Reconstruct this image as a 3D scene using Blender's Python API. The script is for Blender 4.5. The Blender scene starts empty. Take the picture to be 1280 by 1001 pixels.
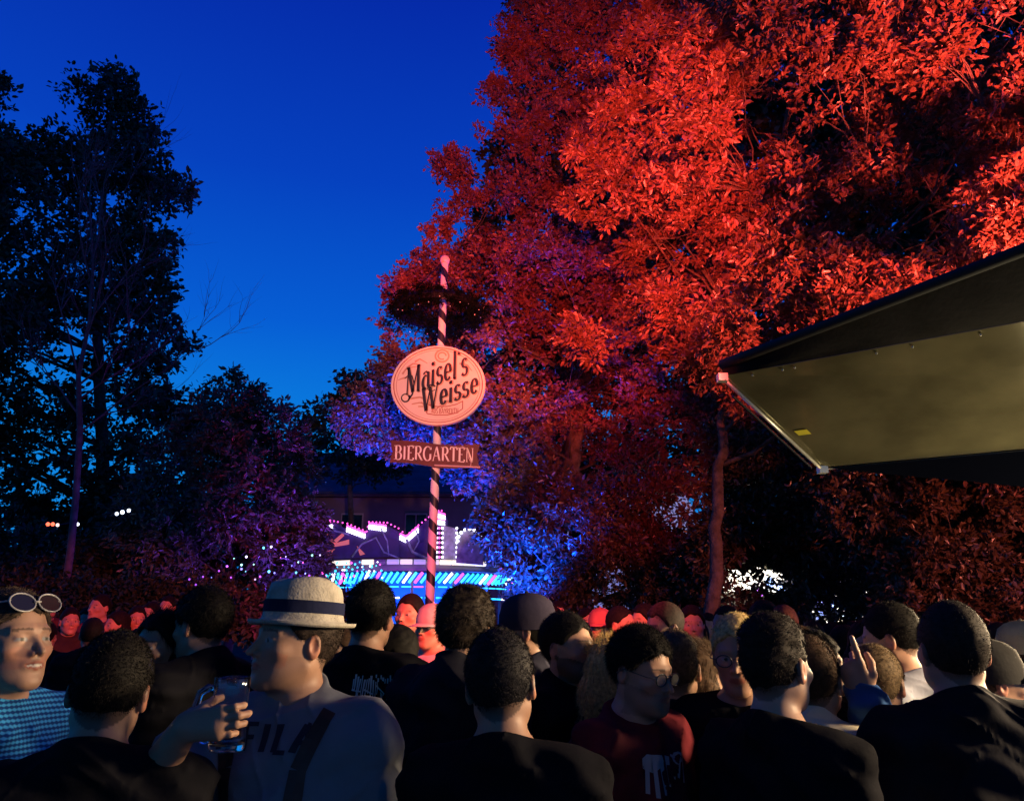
import bpy, math, random
import numpy as np
from mathutils import Vector, Matrix, noise
from mathutils.bvhtree import BVHTree
random.seed(7)
RNG = np.random.default_rng(11)
R = math.radians
scene = bpy.context.scene
COL = scene.collection
# ------------------------------------------------------------------ camera
PITCH = R(16.0); CAMZ = 1.75; F = 960.0
def ray(px, py):
    u = (px-640)/F; v = -(py-500.5)/F
    return (u, math.cos(PITCH)-v*math.sin(PITCH), math.sin(PITCH)+v*math.cos(PITCH))
def at(px, py, Y):
    r = ray(px, py); s = Y/r[1]
    return Vector((r[0]*s, Y, CAMZ+r[2]*s))
def atz(px, py, z):
    r = ray(px, py); s = (z-CAMZ)/r[2]
    return Vector((r[0]*s, r[1]*s, z))
def at_np(px, py, Y):
    u = (px-640)/F; v = -(py-500.5)/F
    ry = math.cos(PITCH)-v*math.sin(PITCH); rz = math.sin(PITCH)+v*math.cos(PITCH)
    s = Y/ry
    return np.stack([u*s, Y+0*s, CAMZ+rz*s], -1)
cd = bpy.data.cameras.new('camera'); cam = bpy.data.objects.new('camera', cd); COL.objects.link(cam)
cam.location = (0, 0, CAMZ); cam.rotation_euler = (R(90)+PITCH, 0, 0)
cd.sensor_width = 36; cd.lens = F/1280*36; cd.clip_start = 0.05; cd.clip_end = 2000
scene.camera = cam
scene.view_settings.view_transform = 'Standard'
try: scene.view_settings.look = 'None'
except Exception: pass
scene.view_settings.exposure = 0; scene.view_settings.gamma = 1
# ------------------------------------------------------------------ objects
def props(o, label=None, cat=None, group=None, kind=None):
    if label: o['label'] = label
    if cat: o['category'] = cat
    if group: o['group'] = group
    if kind: o['kind'] = kind
    return o
def thing(name, label, cat, loc=(0, 0, 0), rotz=0, group=None, scale=1):
    o = bpy.data.objects.new(name, None); COL.objects.link(o); o.empty_display_size = .1
    o.location = loc; o.rotation_euler = (0, 0, rotz); o.scale = (scale,)*3
    return props(o, label, cat, group)
def np_mesh(name, verts, faces, mat=None, parent=None, smooth=True, cols=None, mats=None, midx=None):
    """faces: (M,k) array, or list of arrays of differing k"""
    me = bpy.data.meshes.new(name)
    verts = np.asarray(verts, dtype=np.float32)
    fl = faces if isinstance(faces, list) and len(faces) and isinstance(faces[0], np.ndarray) else [np.asarray(faces)]
    loops = np.concatenate([f.reshape(-1) for f in fl]).astype(np.int32)
    tot = np.concatenate([np.full(len(f), f.shape[1]) for f in fl]).astype(np.int32)
    st = np.concatenate([[0], np.cumsum(tot)[:-1]]).astype(np.int32)
    me.vertices.add(len(verts)); me.vertices.foreach_set('co', verts.reshape(-1))
    me.loops.add(len(loops)); me.loops.foreach_set('vertex_index', loops)
    me.polygons.add(len(tot)); me.polygons.foreach_set('loop_start', st); me.polygons.foreach_set('loop_total', tot)
    if midx is not None: me.polygons.foreach_set('material_index', np.asarray(midx, dtype=np.int32))
    me.update(calc_edges=True)
    me.polygons.foreach_set('use_smooth', np.full(len(tot), smooth, dtype=bool))
    if cols is not None:
        a = me.color_attributes.new('Col', 'FLOAT_COLOR', 'POINT')
        c = np.ones((len(verts), 4), dtype=np.float32); c[:, :3] = cols
        a.data.foreach_set('color', c.reshape(-1))
    for m in (mats or ([mat] if mat else [])): me.materials.append(m)
    o = bpy.data.objects.new(name, me); COL.objects.link(o)
    if parent is not None: o.parent = parent
    return o
class MB:
    def __init__(s): s.v = []; s.f = []; s.mi = []; s.m = 0
    def add(s, vs, fs):
        b = len(s.v); s.v += [tuple(v) for v in vs]; s.f += [tuple(i+b for i in f) for f in fs]; s.mi += [s.m]*len(fs)
    def box(s, c, d, rz=0, M=None):
        hx, hy, hz = d[0]/2, d[1]/2, d[2]/2
        vs = [Vector((x, y, z)) for x in (-hx, hx) for y in (-hy, hy) for z in (-hz, hz)]
        m = M if M is not None else Matrix.Rotation(rz, 4, 'Z')
        vs = [m @ v + Vector(c) for v in vs]
        s.add(vs, [(0, 1, 3, 2), (4, 6, 7, 5), (0, 4, 5, 1), (2, 3, 7, 6), (0, 2, 6, 4), (1, 5, 7, 3)])
    def tube(s, path, rad, n=8, cap=True):
        path = [Vector(p) for p in path]
        if not hasattr(rad, '__len__'): rad = [rad]*len(path)
        vs = []; prev = None
        for i, p in enumerate(path):
            t = (path[min(i+1, len(path)-1)]-path[max(i-1, 0)])
            t = t.normalized() if t.length > 1e-9 else Vector((0, 0, 1))
            a = Vector((0, 0, 1)).cross(t) if prev is None else prev-t*prev.dot(t)
            if a.length < 1e-4: a = Vector((1, 0, 0)).cross(t)
            if a.length < 1e-4: a = Vector((0, 1, 0))
            a.normalize(); prev = a; b = t.cross(a)
            vs += [p+(a*math.cos(k*2*math.pi/n)+b*math.sin(k*2*math.pi/n))*rad[i] for k in range(n)]
        fs = [(i*n+k, i*n+(k+1) % n, (i+1)*n+(k+1) % n, (i+1)*n+k) for i in range(len(path)-1) for k in range(n)]
        if cap: fs += [tuple(range(n))[::-1], tuple((len(path)-1)*n+k for k in range(n))]
        s.add(vs, fs)
    def lathe(s, prof, c, n=24, sx=1, sy=1, M=None):
        vs = []
        for r, z in prof:
            for k in range(n):
                a = k*2*math.pi/n; v = Vector((r*math.cos(a)*sx, r*math.sin(a)*sy, z))
                vs.append((M @ v if M is not None else v)+Vector(c))
        m = len(prof)
        fs = [(i*n+k, i*n+(k+1) % n, (i+1)*n+(k+1) % n, (i+1)*n+k) for i in range(m-1) for k in range(n)]
        s.add(vs, fs)
    def sphere(s, c, r, n=10, m=6):
        s.lathe([(max(r*math.sin(math.pi*i/m), 1e-4), -r*math.cos(math.pi*i/m)) for i in range(m+1)], c, n)
    def prism(s, poly, y0, y1, M=None, org=(0, 0, 0)):
        """poly in xz, extruded in y"""
        n = len(poly); vs = [Vector((x, y0, z)) for x, z in poly]+[Vector((x, y1, z)) for x, z in poly]
        vs = [(M @ v if M is not None else v)+Vector(org) for v in vs]
        s.add(vs, [tuple(range(n)), tuple(range(2*n-1, n-1, -1))]+[(k, k+n, (k+1) % n+n, (k+1) % n) for k in range(n)])
    def build(s, name, mat, parent=None, smooth=False, world=True):
        me = bpy.data.meshes.new(name)
        off = Vector(parent.location) if (parent is not None and world) else Vector((0, 0, 0))
        if parent is not None and world and parent.parent is not None: off = off+Vector(parent.parent.location)
        me.from_pydata([tuple(Vector(v)-off) for v in s.v], [], s.f); me.update()
        for m in (mat if isinstance(mat, list) else [mat]): me.materials.append(m)
        me.polygons.foreach_set('material_index', s.mi)
        me.polygons.foreach_set('use_smooth', [smooth]*len(me.polygons))
        o = bpy.data.objects.new(name, me); COL.objects.link(o)
        if parent is not None: o.parent = parent
        return o
# ------------------------------------------------------------------ materials
def mat(name, color, rough=.6, spec=.5, metal=0, noise_=None, bump=None, emit=None, estr=0, trans=0, ior=1.45, sheen=0):
    m = bpy.data.materials.new(name); m.use_nodes = True; nt = m.node_tree; b = nt.nodes['Principled BSDF']
    b.inputs['Base Color'].default_value = (*color, 1); b.inputs['Roughness'].default_value = rough
    b.inputs['Specular IOR Level'].default_value = spec; b.inputs['Metallic'].default_value = metal
    b.inputs['IOR'].default_value = ior; b.inputs['Transmission Weight'].default_value = trans
    if sheen: b.inputs['Sheen Weight'].default_value = sheen
    if emit: b.inputs['Emission Color'].default_value = (*emit, 1); b.inputs['Emission Strength'].default_value = estr
    tc = nt.nodes.new('ShaderNodeTexCoord')
    if noise_:   # (scale, amount)
        n = nt.nodes.new('ShaderNodeTexNoise'); n.inputs['Scale'].default_value = noise_[0]; n.inputs['Detail'].default_value = 5
        mr = nt.nodes.new('ShaderNodeMapRange'); mr.inputs['From Min'].default_value = .3; mr.inputs['From Max'].default_value = .7
        mr.inputs['To Min'].default_value = 1-noise_[1]; mr.inputs['To Max'].default_value = 1+noise_[1]
        mx = nt.nodes.new('ShaderNodeMix'); mx.data_type = 'RGBA'; mx.blend_type = 'MULTIPLY'; mx.inputs[0].default_value = 1
        mx.inputs[6].default_value = (*color, 1)
        nt.links.new(tc.outputs['Object'], n.inputs['Vector']); nt.links.new(n.outputs['Fac'], mr.inputs['Value'])
        cb = nt.nodes.new('ShaderNodeCombineColor')
        for k in range(3): nt.links.new(mr.outputs[0], cb.inputs[k])
        nt.links.new(cb.outputs[0], mx.inputs[7]); nt.links.new(mx.outputs[2], b.inputs['Base Color'])
    if bump:     # (scale, strength, distance)
        n = nt.nodes.new('ShaderNodeTexNoise'); n.inputs['Scale'].default_value = bump[0]; n.inputs['Detail'].default_value = 6
        bp = nt.nodes.new('ShaderNodeBump'); bp.inputs['Strength'].default_value = bump[1]; bp.inputs['Distance'].default_value = bump[2]
        nt.links.new(tc.outputs['Object'], n.inputs['Vector']); nt.links.new(n.outputs['Fac'], bp.inputs['Height']); nt.links.new(bp.outputs[0], b.inputs['Normal'])
    return m
def emat(name, color, s):
    return mat(name, tuple(min(.8, c*.5+.1) for c in color), .4, emit=color, estr=s)
_cache = {}
def cloth(color, rough=.85, big=.25):
    k = ('cloth', color)
    if k not in _cache: _cache[k] = mat('fabric', color, rough, .05, noise_=(9, big), bump=(26, .2, .012), sheen=0)
    return _cache[k]
def skin_mat(rough=.5):
    if 'skin' in _cache: return _cache['skin']
    m = mat('skin', (.5, .3, .2), rough, .35, bump=(160, .12, .002)); nt = m.node_tree
    a = nt.nodes.new('ShaderNodeAttribute'); a.attribute_name = 'Col'
    nt.links.new(a.outputs['Color'], nt.nodes['Principled BSDF'].inputs['Base Color'])
    nt.nodes['Principled BSDF'].inputs['Subsurface Weight'].default_value = 0
    _cache['skin'] = m; return m
def hair_mat(color):
    k = ('hair', color)
    if k not in _cache: _cache[k] = mat('hair', color, .7, .12, noise_=(90, .5))
    return _cache[k]
def leaf_mat(name, c1, c2, rough=.45, spec=.5, transl=.15):
    m = bpy.data.materials.new(name); m.use_nodes = True; nt = m.node_tree; b = nt.nodes['Principled BSDF']
    tc = nt.nodes.new('ShaderNodeTexCoord'); n = nt.nodes.new('ShaderNodeTexNoise'); n.inputs['Scale'].default_value = 2.3; n.inputs['Detail'].default_value = 8; n.inputs['Roughness'].default_value = .75
    rp = nt.nodes.new('ShaderNodeValToRGB'); rp.color_ramp.elements[0].position = .35; rp.color_ramp.elements[1].position = .65
    rp.color_ramp.elements[0].color = (*c1, 1); rp.color_ramp.elements[1].color = (*c2, 1)
    nt.links.new(tc.outputs['Object'], n.inputs['Vector']); nt.links.new(n.outputs['Fac'], rp.inputs['Fac']); nt.links.new(rp.outputs[0], b.inputs['Base Color'])
    b.inputs['Roughness'].default_value = rough; b.inputs['Specular IOR Level'].default_value = spec
    if transl:
        out = nt.nodes['Material Output']; tr = nt.nodes.new('ShaderNodeBsdfTranslucent'); ms = nt.nodes.new('ShaderNodeMixShader'); ms.inputs[0].default_value = transl
        nt.links.new(rp.outputs[0], tr.inputs['Color']); nt.links.new(b.outputs[0], ms.inputs[1]); nt.links.new(tr.outputs[0], ms.inputs[2]); nt.links.new(ms.outputs[0], out.inputs['Surface'])
    return m
# ------------------------------------------------------------------ sky
w = bpy.data.worlds.new('World'); scene.world = w; w.use_nodes = True; nt = w.node_tree; bg = nt.nodes['Background']
tc = nt.nodes.new('ShaderNodeTexCoord'); sx = nt.nodes.new('ShaderNodeSeparateXYZ'); nt.links.new(tc.outputs['Generated'], sx.inputs[0])
rp = nt.nodes.new('ShaderNodeValToRGB'); cr = rp.color_ramp
stops = [(-.05, (.001, .004, .015)), (0.0, (.004, .2, .62)), (.2, (.002, .2, .66)), (.36, (.001, .095, .57)), (.52, (.001, .045, .45)), (.7, (.001, .018, .33)), (1, (0, .012, .2))]
def pos(z): return (z+.1)/1.1
cr.elements[0].position = pos(stops[0][0]); cr.elements[0].color = (*stops[0][1], 1)
cr.elements[1].position = pos(stops[-1][0]); cr.elements[1].color = (*stops[-1][1], 1)
for z, c in stops[1:-1]:
    e = cr.elements.new(pos(z)); e.color = (*c, 1)
mr = nt.nodes.new('ShaderNodeMapRange'); mr.inputs['From Min'].default_value = -.1; mr.inputs['From Max'].default_value = 1
nt.links.new(sx.outputs['Z'], mr.inputs['Value']); nt.links.new(mr.outputs[0], rp.inputs['Fac'])
sky = nt.nodes.new('ShaderNodeTexSky'); sky.sky_type = 'NISHITA'; sky.sun_disc = False; sky.sun_elevation = R(-4); sky.sun_rotation = R(-60)
mx = nt.nodes.new('ShaderNodeMix'); mx.data_type = 'RGBA'; mx.blend_type = 'ADD'; mx.inputs[0].default_value = .02
nt.links.new(rp.outputs[0], mx.inputs[6]); nt.links.new(sky.outputs[0], mx.inputs[7])
nt.links.new(mx.outputs[2], bg.inputs['Color']); bg.inputs['Strength'].default_value = 1.15
# ------------------------------------------------------------------ lights
def spot(name, loc, target, col, power, cone, blend=.4, rad=.12):
    l = bpy.data.lights.new(name, 'SPOT'); l.color = col; l.energy = power; l.spot_size = R(cone); l.spot_blend = blend; l.shadow_soft_size = rad
    o = bpy.data.objects.new(name, l); COL.objects.link(o); o.location = loc
    o.rotation_euler = (Vector(target)-Vector(loc)).to_track_quat('-Z', 'Y').to_euler(); return o
def area(name, loc, target, col, power, sx_, sy_):
    l = bpy.data.lights.new(name, 'AREA'); l.shape = 'RECTANGLE'; l.size = sx_; l.size_y = sy_; l.color = col; l.energy = power
    o = bpy.data.objects.new(name, l); COL.objects.link(o); o.location = loc
    o.rotation_euler = (Vector(target)-Vector(loc)).to_track_quat('-Z', 'Y').to_euler(); return o
def point(name, loc, col, power, rad=.1):
    l = bpy.data.lights.new(name, 'POINT'); l.color = col; l.energy = power; l.shadow_soft_size = rad
    o = bpy.data.objects.new(name, l); COL.objects.link(o); o.location = loc; return o
# ------------------------------------------------------------------ implicit surfaces for the people
f32 = np.float32
def smin(a, b, k):
    h = np.maximum(k-np.abs(a-b), 0)/k
    return np.minimum(a, b)-h*h*k*.25
def smax(a, b, k): return -smin(-a, -b, k)
def ell(p, c, r):
    X = (p[0]-c[0])/r[0]; Y = (p[1]-c[1])/r[1]; Z = (p[2]-c[2])/r[2]
    k0 = np.sqrt(X*X+Y*Y+Z*Z); k1 = np.sqrt((X/r[0])**2+(Y/r[1])**2+(Z/r[2])**2)
    return k0*(k0-1)/(k1+1e-6)
def cone(p, a, b, ra, rb, sq=1.0):
    ab = [b[i]-a[i] for i in range(3)]; L = sum(c*c for c in ab)+1e-9
    X, Y, Z = p[0]-a[0], p[1]-a[1], p[2]-a[2]
    h = np.clip((X*ab[0]+Y*ab[1]+Z*ab[2])/L, 0, 1)
    dx, dy, dz = X-ab[0]*h, Y-ab[1]*h, Z-ab[2]*h
    return np.sqrt(dx*dx+dy*dy+dz*dz)-(ra+(rb-ra)*h)
def axis(lo, hi, dc, fine):
    """coarse step dc, with fine intervals [(a,b,df)]"""
    pts = [lo]; x = lo
    while x < hi:
        d = dc
        for a, b, df in fine:
            if a-.5*dc <= x <= b: d = min(d, df)
        x += d; pts.append(x)
    return np.array(pts, dtype=f32)
def nets(D, ax):
    xs, ys, zs = ax; S = D < 0
    nx, ny, nz = D.shape
    cnt = np.zeros((nx-1, ny-1, nz-1), np.int8)
    for i in (0, 1):
        for j in (0, 1):
            for k in (0, 1): cnt += S[i:nx-1+i, j:ny-1+j, k:nz-1+k]
    act = (cnt > 0) & (cnt < 8); I, J, K = np.nonzero(act)
    if len(I) == 0: return np.zeros((0, 3)), np.zeros((0, 4), int)
    acc = np.zeros((len(I), 3)); n = np.zeros(len(I))
    G = [xs, ys, zs]
    cor = [(0, 0, 0), (1, 0, 0), (0, 1, 0), (0, 0, 1), (1, 1, 0), (1, 0, 1), (0, 1, 1), (1, 1, 1)]
    for a in cor:
        for d in range(3):
            if a[d]: continue
            b = list(a); b[d] = 1
            da = D[I+a[0], J+a[1], K+a[2]]; db = D[I+b[0], J+b[1], K+b[2]]
            m = (da < 0) != (db < 0)
            t = np.where(m, da/np.where(m, da-db, 1), 0)
            pa = np.stack([xs[I+a[0]], ys[J+a[1]], zs[K+a[2]]], 1).astype(float); pb = np.stack([xs[I+b[0]], ys[J+b[1]], zs[K+b[2]]], 1)
            acc += np.where(m[:, None], pa+(pb-pa)*t[:, None], 0); n += m
    V = acc/n[:, None]
    idx = np.full(act.shape, -1, np.int32); idx[I, J, K] = np.arange(len(I))
    quads = []
    for d in range(3):
        e = [slice(None)]*3; e2 = [slice(None)]*3; e[d] = slice(0, -1); e2[d] = slice(1, None)
        A = S[tuple(e)]; B = S[tuple(e2)]; ch = A != B
        u, v = (d+1) % 3, (d+2) % 3
        sl = [slice(None)]*3; sl[u] = slice(1, -1); sl[v] = slice(1, -1)
        full = np.zeros_like(ch); full[tuple(sl)] = ch[tuple(sl)]
        P = np.stack(np.nonzero(full), 1)
        if len(P) == 0: continue
        fl = A[P[:, 0], P[:, 1], P[:, 2]]
        def g(du, dv):
            Q = P.copy(); Q[:, u] += du; Q[:, v] += dv
            return idx[Q[:, 0], Q[:, 1], Q[:, 2]]
        q = np.stack([g(-1, -1), g(0, -1), g(0, 0), g(-1, 0)], 1)
        q[~fl] = q[~fl][:, ::-1]
        quads.append(q)
    q = np.concatenate(quads); q = q[(q >= 0).all(1)]
    return V, q
def rotm(yaw, pitch, roll=0):
    return np.array(Matrix.Rotation(yaw, 3, 'Z') @ Matrix.Rotation(pitch, 3, 'X') @ Matrix.Rotation(roll, 3, 'Y'))
PIV = np.array([0, -.01, 1.52])
def to_head(p, Rm):
    X, Y, Z = p[0]-PIV[0], p[1]-PIV[1], p[2]-PIV[2]
    q = [Rm[0, i]*X+Rm[1, i]*Y+Rm[2, i]*Z+PIV[i] for i in range(3)]
    return q
def head_sdf(q, P):
    jw = P.get('jaw', 1.0); fem = P.get('fem', 0)
    x = np.abs(q[0]); s = (x, q[1], q[2])
    d = ell(s, (0, -.012, 1.685), (.0735, .098, .096))
    d = smin(d, ell(s, (0, .032, 1.625), (.058*jw, .066, .075)), .035)
    d = smin(d, ell(s, (0, .04, 1.590), (.040*jw, .048, .041)), .03)
    d = smin(d, cone(s, (.050*jw, -.002, 1.602), (.016, .076, 1.567), .013, .012), .035)       # jaw line
    d = smin(d, ell(s, (0, .086, 1.563), (.02, .016, .015)), .02)                              # chin
    d = smin(d, ell(s, (.046, .062, 1.638), (.018, .02, .016)), .02)                           # cheekbone
    d = smin(d, cone(s, (.008, .087, 1.684), (.046, .07, 1.682), .008, .007), .014)            # brow
    d = smax(d, -ell(s, (.032, .103, 1.663), (.019, .016, .012)), .012)                        # socket
    d = smin(d, ell(s, (.032, .0755, 1.662), (.0135, .0135, .0125)), .004)                     # eyeball
    d = smin(d, cone(s, (.02, .086, 1.6675), (.042, .078, 1.6665), .0035, .003), .004)         # lid
    n = P.get('nose', 1.0)
    d = smin(d, cone(s, (0, .09, 1.668), (0, .09+.026*n, 1.632), .006, .0085), .01)
    d = smin(d, ell(s, (.011, .1, 1.628), (.0085, .011, .0075)), .006)
    d = smin(d, ell(s, (0, .09, 1.603), (.024, .014, .014)), .012)                              # mouth mound
    d = smin(d, cone((s[0], s[1], s[2]), (.004, .1015, 1.606), (.02, .092, 1.602), .005, .0025), .004)
    d = smin(d, cone(s, (.0, .1, 1.5955), (.017, .0925, 1.598), .0055, .003), .004)
    d = smax(d, -cone(s, (0, .108, 1.601), (.021, .097, 1.601+.004*P.get('smile', 0)), .0022+.003*P.get('smile', 0), .0015), .003)
    e = ell(s, (.077, -.012, 1.65), (.010, .018, .031))                                          # ear
    e = smax(e, -ell(s, (.087, -.008, 1.652), (.008, .010, .018)), .005)
    d = smin(d, e, .008)
    if P.get('beard'): d = smin(d, smax(ell(s, (0, .045, 1.582), (.056, .058, .05)), q[2]-1.612, .02), .012)
    return d
# ---- pose
def ik(S, T, l1, l2, hint):
    S = Vector(S); T = Vector(T); v = T-S; L = min(v.length, (l1+l2)*.995); v.normalize()
    T = S+v*L; a = (l1*l1-l2*l2+L*L)/(2*L); h = math.sqrt(max(l1*l1-a*a, 0))
    hp = Vector(hint); hp = hp-v*hp.dot(v); hp.normalize()
    return tuple(S+v*a+hp*h), tuple(T)
ARM = {'down': ((.235, -.02, 1.14), (.25, .05, .90)), 'front': ((.24, -.03, 1.14), (.13, .21, 1.10)), 'pocket': ((.27, -.05, 1.15), (.21, .07, .95)),
       'phone': ((.235, .02, 1.14), (.10, .25, 1.22))}
def hand_cones(wr, Xt, Yp, Zd, curls, spread=1.0, thumb=None, hs=1.0):
    """wr wrist, Xt thumb side, Yp palm normal, Zd finger direction (all person space)"""
    wr = np.array(wr); M = np.stack([Xt, Yp, Zd], 1)*hs
    W = lambda *v: tuple(wr+M @ np.array(v))
    cs = []; tips = []
    bx = [.030, .010, -.010, -.029]; bz = [.092, .097, .092, .083]; ln = [.072, .080, .074, .058]; r0 = [.0095, .0098, .0092, .0082]
    for i in range(4):
        cs.append((W(bx[i]*.55, 0, .01), W(bx[i], 0, bz[i]), .0155, .0115, .014))
    cs.append((W(-.008, .0, .02), W(-.008, .0, .075), .021, .019, .015))
    for i in range(4):
        p = np.array([bx[i], 0, bz[i]]); ang = 0; c = curls[i]; sp = bx[i]*1.6*spread
        for j, fr in enumerate((.46, .30, .24)):
            ang += R(c[j]); L = ln[i]*fr
            d_ = np.array([sp*(1 if j == 0 else .7), math.sin(ang), math.cos(ang)]); d_ /= np.linalg.norm(d_)
            q = p+d_*L; ra = r0[i]*(1-.09*j); cs.append((W(*p), W(*q), ra, ra*.92, .004)); p = q
        tips.append(W(*p))
    th = thumb or [(.022, .004, .022), (.046, .014, .052), (.052, .026, .082), (.048, .034, .105)]
    for j in range(3): cs.append((W(*th[j]), W(*th[j+1]), (.016, .0115, .0105)[j], (.012, .0105, .0085)[j], (.014, .005, .004)[j]))
    cs = [(a, b, c*hs, d*hs, e) for a, b, c, d, e in cs]
    return cs, tips
RELAX = [(22, 28, 15), (26, 30, 18), (30, 32, 18), (34, 34, 20)]
def nrm(v): v = np.array(v, float); return v/np.linalg.norm(v)
def frame(Z, Y):
    Z = nrm(Z); Y = np.array(Y, float); Y = nrm(Y-Z*Y.dot(Z)); return np.cross(Y, Z), Y, Z
def make_person(label, px, top, Y, rot, hy=0, hp=0, hr=0, hair='short', hc=(.012, .009, .007), shirt='tee', sc=(.012, .012, .014), tc=(.02, .02, .025),
                skin=(.33, .185, .12), P=None, arms=('down', 'down'), bulk=1.0, res=None, group='people standing in the beer garden crowd', height=None, handpose=None, neckz=1.475, sleeve=None):
    P = P or {}
    wtop = at(px, top, Y)
    rz = R(rot); s = wtop.z/1.785 if height is None else height/1.785
    loc = Vector((wtop.x, wtop.y, wtop.z-1.785*s))
    # keep feet on the ground: scale already puts them there
    root = thing('person', label, 'person', loc, rz, group, s)
    hi = Y < 4.2
    df = res or (.0042 if Y < 2.5 else .005 if hi else .0075); dc = .013 if hi else .02
    Rm = rotm(R(hy), R(hp), R(hr))
    sw = .16*bulk*(.9 if P.get('fem') else 1); b = bulk
    # arms
    joints = []; hands = []
    Winv = Matrix.Translation(loc) @ Matrix.Rotation(rz, 4, 'Z') @ Matrix.Scale(s, 4); Winv = Winv.inverted()
    for side, a in ((1, arms[0]), (-1, arms[1])):
        S = (side*sw, -.01, 1.44)
        if isinstance(a, str):
            E, Wp = ARM[a]; E = (side*E[0]*(.5+.5*b)*1.0, E[1], E[2]); Wp = (side*Wp[0]*(.5+.5*b), Wp[1], Wp[2])
            d = nrm(np.array(Wp)-np.array(E)); Xh, Yh, Zh = frame(d, (-side, .1, 0) if a in ('down', 'pocket') else (-side*.3, 0, -1) if a == 'front' else (0, 1, .4)); curls = RELAX
        else:
            T = Winv @ Vector(a['wrist']); E, Wp = ik(S, T, .29, .26, a.get('hint', (side*.5, -.3, -1)))
            Ri = np.array((Winv.to_3x3())); Zh = Ri @ np.array(a['dir']); Yh = Ri @ np.array(a['palm']); Xh, Yh, Zh = frame(Zh, Yh); curls = a['curls']
        if side == 1: Xh = -Xh
        if not isinstance(a, str) and a.get('flip'): Xh = -Xh
        joints.append((S, E, Wp)); th = None if isinstance(a, str) else a.get('thumb')
        hands.append((hand_cones(Wp, Xh, Yh, Zh, curls, 1.0 if isinstance(a, str) else a.get('spread', 1.0), th, 1.0 if isinstance(a, str) else a.get('hs', 1.0)), not isinstance(a, str)))
    allp = np.array([p for j in joints for p in j])
    x0, x1 = min(-.3*b, allp[:, 0].min()-.13), max(.3*b, allp[:, 0].max()+.13)
    y0, y1 = min(-.24, allp[:, 1].min()-.12), max(.24, allp[:, 1].max()+.13)
    fx = [(-.125, .125, df)]; fy = [(-.15, .16, df)]; fz = [(1.50, 1.80, df), (.85, 1.5, dc)]
    zc = .035 if hi else .05
    for (cs, tips), fine in hands:
        pts = np.array([c[0] for c in cs]+[c[1] for c in cs])
        if fine:
            m, M_ = pts.min(0)-.02, pts.max(0)+.02
            fx.append((m[0], M_[0], .0036)); fy.append((m[1], M_[1], .0036)); fz.append((m[2], M_[2], .0036))
    hd_off = math.sin(abs(R(hp)))*.25+.02
    fy[0] = (-.15-hd_off*.5, .16+hd_off*.5, df)
    y0 -= hd_off; y1 += hd_off*.5
    ax = (axis(x0, x1, dc, fx), axis(y0, y1, dc, fy), axis(-.02, 1.86, zc, fz))
    g = np.meshgrid(*ax, indexing='ij', sparse=True); g = [a.astype(f32) for a in g]
    def sub(lo, hi_):
        sl = tuple(slice(max(0, np.searchsorted(ax[i], lo[i])-1), min(len(ax[i]), np.searchsorted(ax[i], hi_[i])+1)) for i in range(3))
        q = [g[0][sl[0]], g[1][:, sl[1]], g[2][:, :, sl[2]]]
        return sl, q
    shape = tuple(len(a) for a in ax)
    D = np.full(shape, 1.0, f32)
    def put(A, prim, lo, hi_, k):
        sl, q = sub(lo, hi_)
        A[sl] = smin(A[sl], prim(q).astype(f32), k)
    def pcone(A, a, b_, ra, rb, k, ex=0):
        m = max(ra, rb)+.05+ex
        put(A, lambda q: cone(q, a, b_, ra+ex, rb+ex), [min(a[i], b_[i])-m for i in range(3)], [max(a[i], b_[i])+m for i in range(3)], k)
    fem = P.get('fem', 0); bel = P.get('belly', 0)
    def torso(A, ex=0):
        put(A, lambda q: ell(q, (0, -.005, 1.29), (.150*b+ex, .108*b+ex, .2+ex)), (-.4, -.3, .98), (.4, .3, 1.55), .05)
        put(A, lambda q: ell(q, (0, .012+bel*.3, 1.08), ((.14+bel*.4)*b+ex, (.1+bel)*b+ex, .18)), (-.4, -.3, .8), (.4, .4, 1.35), .08)
        put(A, lambda q: ell(q, (0, 0, .94), (.165*b+ex, .115*b+ex, .14)), (-.4, -.3, .7), (.4, .3, 1.15), .07)
        pcone(A, (-sw*.95, -.012, 1.437), (sw*.95, -.012, 1.437), .058*b, .058*b, .07, ex)
        for sd in (-1, 1):
            pcone(A, (sd*.025, -.03, 1.505), (sd*sw*.95, -.015, 1.447), .046, .048, .04, ex)
            if fem: put(A, lambda q: ell(q, (sd*.075, .09, 1.29), (.06+ex, .05+ex, .06)), (-.3, -.1, 1.1), (.3, .3, 1.5), .04)
    def limbs(A, ex=0, upto=2, el=0):
        for (S, E, Wp) in joints:
            pcone(A, S, E, .05*b, .041*b, .04, ex)
            if upto > 1: pcone(A, E, Wp, .041*b, .028, .02, ex+el)
    torso(D); limbs(D)
    for sd in (-1, 1):
        pcone(D, (sd*.09*b, 0, .9), (sd*.1*b, .015, .5), .088*b, .056, .04)
        pcone(D, (sd*.1*b, .015, .5), (sd*.11*b, -.015, .09), .056, .038, .03)
        pcone(D, (sd*.11*b, -.03, .045), (sd*.13*b, .14, .035), .04, .035, .03)
    hc_ = Rm @ (np.array([0, -.015, 1.60])-PIV)+PIV
    nk = .054*(.6+.4*b)*(.88 if fem else 1)
    pcone(D, (0, -.025, 1.42), tuple(hc_), nk*1.08, nk*.97, .05)
    hb_lo = Rm @ np.array([0, 0, .15])+PIV
    slh, qh = sub(hb_lo-.19, hb_lo+.19)
    qq = to_head(qh, Rm); HD = head_sdf(qq, P).astype(f32)
    D[slh] = smin(D[slh], HD, .022)
    for (cs, tips), fine in hands:
        for (a, b_, ra, rb, k) in cs:
            if not fine: ra *= 1.15; rb *= 1.15
            pcone(D, a, b_, ra, rb, k if fine else max(k, .012), 0)
    V, Q = nets(D, ax)
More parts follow.
